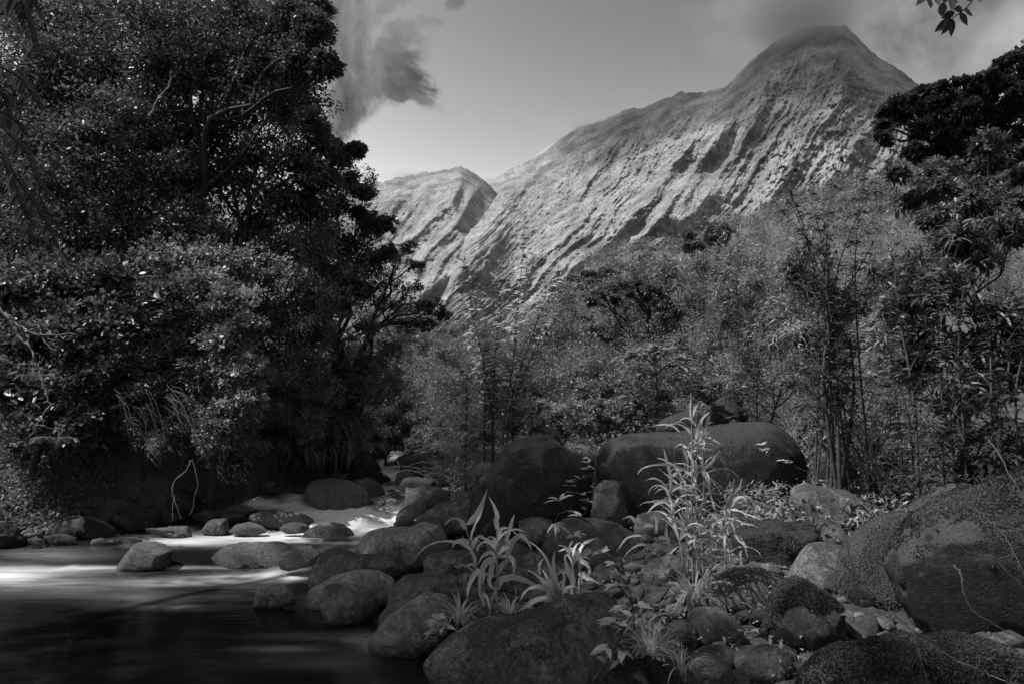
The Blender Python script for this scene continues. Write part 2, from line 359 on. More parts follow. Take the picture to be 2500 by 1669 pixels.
# ---------------------------------------------------------------- water
wx = np.linspace(-16, 1.2, 420); wy = np.unique(np.r_[np.linspace(-1, 4, 20), np.linspace(4, 12, 260), np.linspace(12, 22, 110)])
WX, WY = np.meshgrid(wx, wy)
WYw = WY + .35*fbm2(WX*.45, WY*.3, 2)*sm(WY, 7, 8) - .12*np.clip(WX+2, -8, 0)*0
WZ = WL(WYw)
PX, PY = proj(WX, np.maximum(WY, .5), WZ)
casc = sm(WY, 9.3, 10.0)*(1 - sm(WY, 11.2, 11.8)) + .8*sm(WY, 15.6, 16.4)
ledge = np.exp(-((WYw-8.25)/.28)**2)
WZ = WZ + .10*casc*fbm2(WX*1.8+5, WY*1.6, 3) + .06*casc*fbm2(WX*5, WY*1.2, 2) + .018*ledge*fbm2(WX*5, WY*1.5, 2) + .006*fbm2(WX*1.2, WY*3, 3)
# foam: white water where the stream drops and where eddies carry it
foam = np.zeros_like(WX)
for (r, cx, cy, rx, ry, s_) in [
    ('A', 1620, 450, 120, 14, .8), ('A', 1800, 478, 170, 20, .9), ('A', 1950, 510, 170, 26, .8), ('A', 2050, 560, 230, 50, 1.1), ('A', 2300, 560, 250, 50, 1.25), ('A', 2380, 600, 160, 60, .9), ('A', 1820, 420, 60, 25, .7),
    ('A', 1500, 665, 420, 32, .55), ('A', 1900, 640, 260, 24, .6), ('A', 1100, 690, 260, 26, .38), ('A', 2100, 690, 250, 14, .45), ('A', 2120, 745, 130, 18, .3),
    ('A', 100, 895, 330, 36, .42), ('A', -100, 890, 300, 50, .4), ('A', 430, 858, 330, 18, .42), ('A', 300, 960, 600, 60, .14), ('A', 1100, 940, 320, 24, .22), ('A', 1500, 915, 300, 24, .42), ('A', 1800, 890, 170, 34, .6), ('A', 1000, 850, 400, 9, .3),
    ('A', 300, 760, 320, 40, .13), ('A', 1150, 1090, 380, 20, .13), ('A', 1000, 1040, 400, 30, .08), ('A', 1750, 1350, 230, 24, .12), ('A', 1900, 1270, 350, 22, .08), ('A', 2200, 1290, 100, 40, .12), ('A', 2290, 1330, 60, 60, .15), ('A', 1900, 1430, 400, 60, .06),
    ('B', 385, 230, 80, 45, 1.1), ('B', 400, 290, 60, 30, 1.1), ('B', 420, 200, 70, 30, .9), ('B', 400, 330, 90, 25, .6), ('B', 390, 380, 90, 30, .4)]:
    x0, y0 = zc(r, cx, cy); rx /= 2.533; ry /= 2.533
    foam += s_*np.exp(-(((PX-x0)/rx)**2 + ((PY-y0)/ry)**2))
st = fbm2(WX*.8 + 3 + .4*fbm2(WX*1.5, WY*1.5, 2), WY*5.5, 4, .6)*.5 + .5; st = st*(1-casc) + casc*np.clip(-.12 + 1.25*(fbm2((WX+WY*.9)*3.2, (WY-WX*.6)*.9+7, 4, .6)*.7+.5), 0, 1.2)
foam = np.clip(foam*1.35*(.35 + 1.15*st), 0, 1.2) + .002
m, t, b, o = newmat('silky_water')
a = N(t, 'ShaderNodeAttribute', attribute_name='foam')
mpn = N(t, 'ShaderNodeMapping'); mpn.inputs['Scale'].default_value = (1.1, 9.0, 6.0); tcn = N(t, 'ShaderNodeTexCoord'); t.links.new(tcn.outputs['Object'], mpn.inputs[0])
ns = N(t, 'ShaderNodeTexNoise', i_Scale=1.2, i_Detail=5.0, i_Roughness=.6, i_Distortion=.6); t.links.new(mpn.outputs[0], ns.inputs[0])
mr = N(t, 'ShaderNodeMapRange', i_1=.3, i_2=.7, i_3=.6, i_4=1.4); t.links.new(ns.outputs[0], mr.inputs[0])
fo = M(t, 'MULTIPLY', a.outputs['Fac'], mr.outputs[0], clamp=True)
grey(t, M(t, 'ADD', M(t, 'MULTIPLY', fo, .62), .006), b.inputs['Base Color'])
ro = N(t, 'ShaderNodeMapRange', i_1=0.0, i_2=.5, i_3=.08, i_4=.75); t.links.new(fo, ro.inputs[0]); t.links.new(ro.outputs[0], b.inputs['Roughness'])
b.inputs['IOR'].default_value = 1.33
b.inputs['Specular IOR Level'].default_value = .5
bp = N(t, 'ShaderNodeBump', i_Strength=.25, i_Distance=.02); t.links.new(ns.outputs[0], bp.inputs['Height']); t.links.new(bp.outputs[0], b.inputs['Normal'])
link('water', mesh_np('water', np.stack([WX, WY, WZ], -1).reshape(-1, 3), grid_faces(*WX.shape), m, True, extra={'foam': foam.ravel()}), kind='structure', label='silky stream with white rapids running past the boulders')

# ---------------------------------------------------------------- mountains
def veg_slope(name, tone, sc, amp):
    m, t, b, o = newmat(name)
    g = N(t, 'ShaderNodeNewGeometry')
    def noise(s, d, r=.6):
        n = N(t, 'ShaderNodeTexNoise', i_Scale=s, i_Detail=float(d), i_Roughness=r); t.links.new(g.outputs['Position'], n.inputs[0]); return n.outputs[0]
    f1 = noise(sc, 5, .8); f2 = noise(sc*.12, 4); 
    vo = N(t, 'ShaderNodeTexVoronoi', i_Scale=sc*1.0); t.links.new(g.outputs['Position'], vo.inputs[0])
    mr = N(t, 'ShaderNodeMapRange', i_1=.35, i_2=.65, i_3=tone*.5, i_4=tone*1.5); t.links.new(f1, mr.inputs[0])
    m2 = N(t, 'ShaderNodeMapRange', i_1=.35, i_2=.65, i_3=.5, i_4=1.3); t.links.new(f2, m2.inputs[0])
    grey(t, M(t, 'MULTIPLY', mr.outputs[0], m2.outputs[0]), b.inputs['Base Color'])
    b.inputs['Roughness'].default_value = .9; b.inputs['Specular IOR Level'].default_value = .1
    bp = N(t, 'ShaderNodeBump', i_Strength=.8, i_Distance=amp)
    t.links.new(M(t, 'SUBTRACT', f1, M(t, 'MULTIPLY', vo.outputs[0], .7)), bp.inputs['Height']); t.links.new(bp.outputs[0], b.inputs['Normal'])
    return m
M_mtn = veg_slope('fern_slope', .26, .14, 9.0)
def crest(PXg, PYg, pts, A, wl, wr):
    pts = np.array(pts, float); xs = np.interp(PYg, pts[:, 1], pts[:, 0]); dx = PXg - xs
    L_ = pts[-1, 1]-pts[0, 1]; fade = sm(PYg, pts[0, 1], pts[0, 1]+.45*L_)*(1 - sm(PYg, pts[-1, 1]-.25*L_, pts[-1, 1]+.1*L_))
    prof = np.where(dx < 0, np.clip(1+dx/wl, 0, 1)**1.3, np.clip(1-dx/wr, 0, 1)**1.1)
    return A*prof*fade
def relief(name, ridge, u0, u1, nu, nv, ybase, Dr, Db, crests, amps, slant, label, seed, jag=7.0):
    ridge = np.array(ridge, float); u = np.linspace(u0, u1, nu); v = np.linspace(0, 1, nv)**1.0
    ry = np.interp(u, ridge[:, 0], ridge[:, 1]) + jag*fbm2(u*.06+seed, u*0+seed, 6, .72)
    Ug, Vg = np.meshgrid(u, v); PYg = ry[None] + Vg*(ybase - ry[None])
    def smo(q, w_):
        k = np.exp(-np.linspace(-2.5, 2.5, w_)**2); k /= k.sum(); return np.convolve(np.pad(q, w_//2, 'edge'), k, 'valid')[:len(q)]
    wn = max(5, int(110/(u1-u0)*nu))|1; rs = smo(ry, wn); D = smo(np.interp(u, *Dr), wn*2|1)[None]; B = smo(np.interp(u, *Db), wn*2|1)[None]
    Vs = np.clip((PYg-rs[None])/(ybase-rs[None]), -.1, 1); D = D + (B-D)*(np.sign(Vs)*np.abs(Vs)**.85)
    wq = Ug + slant(Ug, PYg) + 16*fbm2(Ug*.010+seed, PYg*.008, 2) + 4*fbm2(Ug*.05, PYg*.05, 2)
    fadein = sm(Vg, 0, .12)
    big = rid2(wq/170+seed, PYg/620, 1); med = rid2(wq/62+seed*2, PYg/420, 2, .5); sml = rid2(wq/17+seed+.5*fbm2(Ug/40, PYg/40, 2), PYg/150, 3, .62)
    D = D - fadein*(amps[0]*big**1.4 + amps[1]*1.7*med**1.8*(.5+.8*n2d(Ug/150+3, PYg/150)) + amps[2]*2.2*sml**1.7*(.4+.9*n2d(Ug/60, PYg/90))) - amps[3]*1.7*fbm2(Ug/14, PYg/11, 5, .72)*fadein
    for c in crests: D = D - crest(Ug + 7*fbm2(Ug/30, PYg/30, 3), PYg, *c)
    X = np.stack([*(lambda k: ((Ug-1250)*k, D, EYE + (F*sin(TH)+(834.5-PYg)*cos(TH))*k))(D/(F*cos(TH)-(834.5-PYg)*sin(TH)))], -1)
    # the far side falls away behind the ridge
    back = X[0].copy(); back[:, 1] += 500; back[:, 0] *= 1.25; back[:, 2] = -50
    Vv = np.concatenate([back[None], X], 0)
    return link(name, mesh_np(name, Vv.reshape(-1, 3), grid_faces(nv+1, nu)[:, ::-1], M_mtn, True), kind='structure', label=label)
def kk(l): return [zc('K', *p) for p in l]
main_r = [(1040, 790), (1060, 758), (1091, 700), (1127, 616), (1136, 580), (1189, 513), (1220, 469), (1274, 406), (1319, 370), (1363, 339), (1408, 312), (1475, 292), (1520, 272), (1542, 262), (1564, 268), (1609, 245), (1645, 234), (1660, 222), (1680, 229), (1725, 223), (1750, 219), (1778, 208), (1799, 185), (1830, 150), (1860, 125), (1900, 95), (1960, 68), (2022, 62), (2066, 62), (2080, 76), (2107, 108), (2150, 144), (2203, 176), (2246, 208), (2341, 277), (2500, 351), (2900, 520)]
main_c = [(kk([(2000, 930), (1900, 960), (1860, 1060), (1825, 1140), (1830, 1200), (1920, 1270)]), 170, 190, 150),
          (kk([(1000, 1130), (900, 1190), (830, 1255), (775, 1370), (745, 1450), (700, 1600)]), 95, 60, 130),
          (kk([(830, 1210), (800, 1235), (760, 1290), (700, 1380), (640, 1480), (560, 1560)]), 70, 45, 50),
          (kk([(1370, 1130), (1240, 1230), (1150, 1370), (1060, 1500), (1000, 1600)]), 60, 80, 60),
          (kk([(1120, 1280), (1010, 1400), (950, 1500), (880, 1600)]), 50, 50, 40),
          (kk([(1480, 1060), (1450, 1130), (1450, 1250), (1400, 1320)]), 45, 90, 30),
          (kk([(1450, 1330), (1300, 1370), (1200, 1500), (1150, 1600)]), 60, 70, 120),
          (kk([(2240, 560), (2080, 700), (1950, 850), (1900, 900)]), 60, 160, 60),]
relief('mountain', main_r, 1040, 2900, 900, 380, 1000, ([1040, 1136, 1274, 1700, 2040, 2500, 2900], [1150, 1600, 2300, 1950, 1700, 1500, 1400]), ([1040, 1274, 1700, 2500, 2900], [900, 900, 950, 900, 900]),
       main_c, (46, 42, 13, 12), lambda U_, Y_: .36*Y_ + .00075*(Y_-180)**2, 'steep fluted green mountain with cloud on its peak', 2)
left_r = [(-400, 640), (0, 560), (500, 480), (800, 462), (895, 451), (917, 446), (984, 433), (1029, 422), (1082, 415), (1105, 409), (1122, 404), (1136, 411), (1162, 426), (1194, 451), (1230, 490), (1330, 560)]
left_c = [([(1122, 400), (1128, 430), (1113, 478), (1110, 505), (1122, 536), (1120, 562), (1133, 590), (1128, 640), (1090, 700)], 190, 130, 110),
          ([(1150, 640), (1100, 670), (1060, 700), (1030, 735)], 60, 60, 80)]
relief('mountain', left_r, -400, 1330, 520, 260, 1000, ([-400, 500, 900, 1122, 1330], [2600, 2400, 2500, 2450, 2900]), ([-400, 900, 1122, 1330], [1100, 1400, 1600, 1700]),
       left_c, (50, 38, 12, 10), lambda U_, Y_: .75*Y_, 'lower sharp mountain ridge at the head of the valley', 5)
relief('mountain', [(1100, 470), (1160, 446), (1207, 435), (1234, 420), (1270, 407), (1340, 395), (1500, 380)], 1080, 1400, 120, 60, 800, ([1080, 1400], [3400, 3200]), ([1080, 1400], [2700, 2700]),
       [], (60, 30, 10, 5), lambda U_, Y_: .4*Y_, 'small distant ridge in the notch between two mountains', 9)

# ---------------------------------------------------------------- clouds and mist on the peaks
def cloud(name, c, r, dens, scale, label, seed=0, alb=.75, edge=.9, core=1.0):
    m = bpy.data.materials.new(name); m.use_nodes = True; t = m.node_tree; t.nodes.clear()
    o = N(t, 'ShaderNodeOutputMaterial'); pv = N(t, 'ShaderNodeVolumePrincipled'); pv.inputs['Color'].default_value = (alb, alb, alb, 1); pv.inputs['Anisotropy'].default_value = .1
    tc = N(t, 'ShaderNodeTexCoord'); ln = N(t, 'ShaderNodeVectorMath', operation='LENGTH'); t.links.new(tc.outputs['Object'], ln.inputs[0])
    mp = N(t, 'ShaderNodeMapping'); mp.inputs['Location'].default_value = (seed, seed*.3, 0); mp.inputs['Scale'].default_value = (1, 1, .8); t.links.new(tc.outputs['Object'], mp.inputs[0])
    n = N(t, 'ShaderNodeTexNoise', i_Scale=scale, i_Detail=3.0, i_Roughness=.55); t.links.new(mp.outputs[0], n.inputs[0])
    e = M(t, 'SUBTRACT', edge, ln.outputs['Value']); q = M(t, 'ADD', e, M(t, 'MULTIPLY', M(t, 'SUBTRACT', n.outputs[0], .5), 1.5))
    d = M(t, 'MULTIPLY', M(t, 'MULTIPLY', M(t, 'MAXIMUM', q, 0.0), M(t, 'MINIMUM', M(t, 'MAXIMUM', M(t, 'MULTIPLY', M(t, 'SUBTRACT', 1.0, ln.outputs['Value']), core), 0.0), 1.0)), dens)
    t.links.new(d, pv.inputs['Density']); t.links.new(pv.outputs[0], o.inputs['Volume'])
    V, Fc = ico(3); ob = link(name, mesh_np(name, V, Fc, m, True), None, c, label=label, cat='cloud', kind=None)
    ob.scale = r
    return ob
_ico = {}
import bmesh
def ico(s):
    if s not in _ico:
        bm = bmesh.new(); bmesh.ops.create_icosphere(bm, subdivisions=s, radius=1); 
        _ico[s] = (np.array([v.co[:] for v in bm.verts]), np.array([[v.index for v in f.verts] for f in bm.faces])); bm.free()
    return _ico[s]
cloud('cloud', at(1945, 35, 1700), (330, 260, 120), .05, 2.6, 'large soft cloud wrapped round the highest peak', 1.0, .98)
cloud('mist', at(1440, 300, 2150), (230, 120, 30), .03, 3.0, 'thin mist blowing over the long ridge of the main mountain', 3.0)
cloud('mist', at(1000, 425, 2480), (230, 120, 34), .035, 3.0, 'thin mist lying on the crest of the lower left mountain', 5.0)
cloud('mist', at(1190, 438, 3000), (100, 120, 26), .05, 3.0, 'small mist patch in the notch between the mountains', 7.0)

cloud('cloud', (470, 1480, 1540), (640, 420, 130), .3, 1.3, 'unseen broad cloud added over the peak to keep its upper slopes in shade', 11.0, core=2.2)  # lies above the view, added to cast shade on the summit slopes
cloud('cloud', (-60, 1880, 1640), (520, 330, 110), .12, 1.3, 'second unseen cloud added to shade the long ridge left of the peak', 14.0, core=2.2)  # another out-of-view cloud put in to darken the ridge
m = bpy.data.materials.new('haze'); m.use_nodes = True; t = m.node_tree; t.nodes.clear()
o = N(t, 'ShaderNodeOutputMaterial'); pv = N(t, 'ShaderNodeVolumePrincipled', i_Density=.000015); pv.inputs['Color'].default_value = (.9, .9, .9, 1); pv.inputs['Anisotropy'].default_value = .2
t.links.new(pv.outputs[0], o.inputs['Volume'])
hv = np.array([(x, y, z) for z in (-60, 1900) for y in (-500, 5200) for x in (-5200, 5200)], float)
link('haze', mesh_np('haze', hv, np.array([(0,2,3,1),(4,5,7,6),(0,1,5,4),(2,6,7,3),(0,4,6,2),(1,3,7,5)]), m), kind='stuff', label='thin pale haze filling the valley air')

# ---------------------------------------------------------------- wooded hill on the right
hr = [(1180, 900), (1260, 850), (1330, 770), (1380, 715), (1420, 660), (1470, 620), (1540, 605), (1640, 600), (1720, 580), (1800, 540), (1900, 500), (2050, 450), (2250, 420), (2500, 400), (3000, 330)]
hr = np.array(hr, float)
def hill_pt(u, v):
    ry = np.interp(u, hr[:, 0], hr[:, 1]); py = ry + v*(985-ry)
    D = np.interp(u, [1180, 1500, 2000, 3000], [330, 300, 200, 130]); D = D*(1-v) + v*np.interp(u, [1180, 1500, 2000, 3000], [90, 75, 45, 40])
    D = D - 18*fbm2(u/90, v*5, 3)*np.sin(v*pi)
    k = D/(F*cos(TH)-(834.5-py)*sin(TH))
    return np.stack([(u-1250)*k, D, EYE + (F*sin(TH)+(834.5-py)*cos(TH))*k], -1)
Ug, Vg = np.meshgrid(np.linspace(1180, 3000, 160), np.linspace(0, 1, 60)); X = hill_pt(Ug, Vg)
bk = X[0].copy(); bk[:, 1] += 150; bk[:, 2] = -5; bot = X[-1].copy(); bot[:, 2] -= 6
X = np.concatenate([bk[None], X, bot[None]], 0)
link('hill', mesh_np('hill', X.reshape(-1, 3), grid_faces(62, 160)[:, ::-1], M_soil, True), kind='structure', label='wooded hill rising on the right side of the valley')
rg = np.random.default_rng(21)
n_ = 2400; u = rg.uniform(1190, 2700, n_); v = rg.random(n_)**1.3*.98
Cn = hill_pt(u, v); rad = rg.uniform(2.0, 4.2, n_)*np.clip(Cn[:, 1]/160, .35, 1.2)
LV = Leaves()
K = 6                                                         # lobes per crown
ci = np.repeat(np.arange(n_), K); off = unit(rg.normal(0, 1, (n_*K, 3))*np.array((1, 1, .7)) + np.array((0, 0, .5)))
cc = Cn[ci] + off*rad[ci][:, None]*np.array((.75, .75, .55)) + np.array((0, 0, 1.0))*rad[ci][:, None]*.3
sz = np.clip(Cn[:, 1]/260, .25, 1.0)
lf = 13; idx = np.repeat(np.arange(len(cc)), lf); R = unit(rg.normal(0, 1, (len(idx), 3)))*(rg.random((len(idx), 1))**.4)
Pp = cc[idx] + R*rad[ci][idx][:, None]*.45*np.array((1, 1, .6)); Ls = (.95*sz[ci][idx])*rg.uniform(.6, 1.3, len(idx))
LV.add(Pp, R + rg.normal(0, .5, R.shape), rg.normal(0, .6, R.shape) + off[idx]*.6 + np.array((0, 0, .8)), Ls, Ls*.6, 'simple', .2, tone=np.repeat(rg.uniform(.6, 1.4, n_), K)[idx], rng=rg)
link('woodland', LV.mesh('woodland', M_far), kind='stuff', label='far dense woodland covering the hill on the right', cat=None)

# ---------------------------------------------------------------- rocks
def rock(name, cat, label, reg, pts, Y, mat, sub=5, dr=.8, rough=1.0, fac=0, seed=None, mosst=0, group=None, full=.8):
    seed = seed if seed is not None else abs(hash((int(pts[0][0]), int(pts[0][1]), len(pts)))) % 997
    rg = np.random.default_rng(seed)
    W3 = np.array([azc(reg, x, y, Y) for x, y in pts]); X, Z = W3[:, 0], W3[:, 2]
    a2 = X*np.roll(Z, -1) - np.roll(X, -1)*Z; A = a2.sum()/2
    if abs(A) > 1e-6:
        cx = ((X+np.roll(X, -1))*a2).sum()/(6*A); cz = ((Z+np.roll(Z, -1))*a2).sum()/(6*A)
    # dense outline then polar radius
    d = np.linspace(0, 1, 9)[:-1, None]; ring = np.concatenate([W3[i][None] + (W3[(i+1) % len(W3)]-W3[i])[None]*d for i in range(len(W3))])
    th = np.arctan2(ring[:, 2]-cz, ring[:, 0]-cx); r = np.hypot(ring[:, 2]-cz, ring[:, 0]-cx); o_ = np.argsort(th); th, r = th[o_], r[o_]
    tg = np.linspace(-pi, pi, 181)[:-1]; rgd = np.interp(tg, np.r_[th-2*pi, th, th+2*pi], np.r_[r, r, r]); kk_ = np.array((1, 2, 3, 2, 1))/9.
    rgd = sum(np.roll(rgd, s_)*w_ for s_, w_ in zip(range(-2, 3), kk_))
    dv, fc = ico(sub); dx, dy, dz = dv.T
    s_ = np.hypot(dx, dz); R = np.interp(np.arctan2(dz, dx), np.r_[tg, pi], np.r_[rgd, rgd[0]])
    hw = (X.max()-X.min())/2; hh = (Z.max()-Z.min())/2; size = (hw*hh)**.5
    ryy = dr*min(hw, 1.5*hh)
    P = np.stack([s_**full*R*dx/np.maximum(s_, 1e-6), np.sign(dy)*np.abs(dy)**.85*ryy, s_**full*R*dz/np.maximum(s_, 1e-6)], -1)
    nd = unit(P)
    q4 = fbm3(P/size*1.5 + seed*1.3, 3); ck = np.exp(-(q4/.018)**2)*sm(fbm3(P/size*1.0+seed*2.1, 2), -.1, .25)
    disp = rough*size*(.012 + .11*fbm3(P/size*1.1 + seed, 3) + .075*fbm3(P/size*3.5 + seed, 3) + .04*fbm3(P/size*11, 4, .7) - .035*np.abs(fbm3(P/size*2.2 + seed*3, 3)) - .03*ck)
    P = P + nd*disp[:, None]
    for _ in range(fac + (2 if rough >= .6 else 0)):
        pn = unit(rg.normal(0, 1, 3)*np.array((1, 1.2, .7)) + np.array((0, -.5, .3))); q = P@pn; lim = np.quantile(q, rg.uniform(.84, .94))
        P = P - np.clip(q-lim, 0, None)[:, None]*pn*.75
    loc = np.array((cx, Y, Z.min() + (.03 if reg == 'A' and Y < 8.3 else 0))); P = P + np.array((0, 0, cz - Z.min()))
    me = mesh_np(name, P, fc, mat, True)
    o = link(name, me, None, loc, label, cat, group)
    if mosst > 0:
        vn = np.zeros((len(P), 3)); fn = np.cross(P[fc[:, 1]]-P[fc[:, 0]], P[fc[:, 2]]-P[fc[:, 0]])
        for i in range(3): np.add.at(vn, fc[:, i], fn)
        vn = unit(vn); fi = rg.integers(0, len(fc), int(mosst*4.5)); bc = rg.dirichlet((1, 1, 1), len(fi))
        pp = (P[fc[fi]]*bc[:, :, None]).sum(1); nn = unit((vn[fc[fi]]*bc[:, :, None]).sum(1))
        msk = (nn[:, 2]*.5 + fbm3(pp*3.3+seed, 4)*1.0) > (.12 if mosst < 15000 else .06); pp, nn = pp[msk][:int(mosst*1.5)], nn[msk][:int(mosst*1.5)]
        L = rg.uniform(.007, .02, len(pp))*(1.0 if size < .6 else 1.1)
        lv = Leaves(); lv.add(pp - nn*.004, nn + rg.normal(0, .5, nn.shape) + np.array((0, 0, -.1)), rg.normal(0, 1, nn.shape), L, L*.5, 'simple', .3, tone=np.clip(.8 + 1.6*fbm3(pp*2.6 + seed, 3) + rg.uniform(-.3, .5, len(pp)), .2, 2.0), rng=rg)
        link('moss', lv.mesh('moss', M_moss), o, kind='stuff')
    return o
def el(x0, y0, x1, y1, n=12, top=1.0):
    cx, cy, rx, ry = (x0+x1)/2, (y0+y1)/2, (x1-x0)/2, (y1-y0)/2; a = np.arange(n)*2*pi/n; j = np.random.default_rng(int(x0+y0)).uniform(.9, 1.06, n)
    return [(cx + rx*cos(t)*q, cy - ry*np.sign(sin(t))*abs(sin(t))**.85*q) for t, q in zip(a, j)]
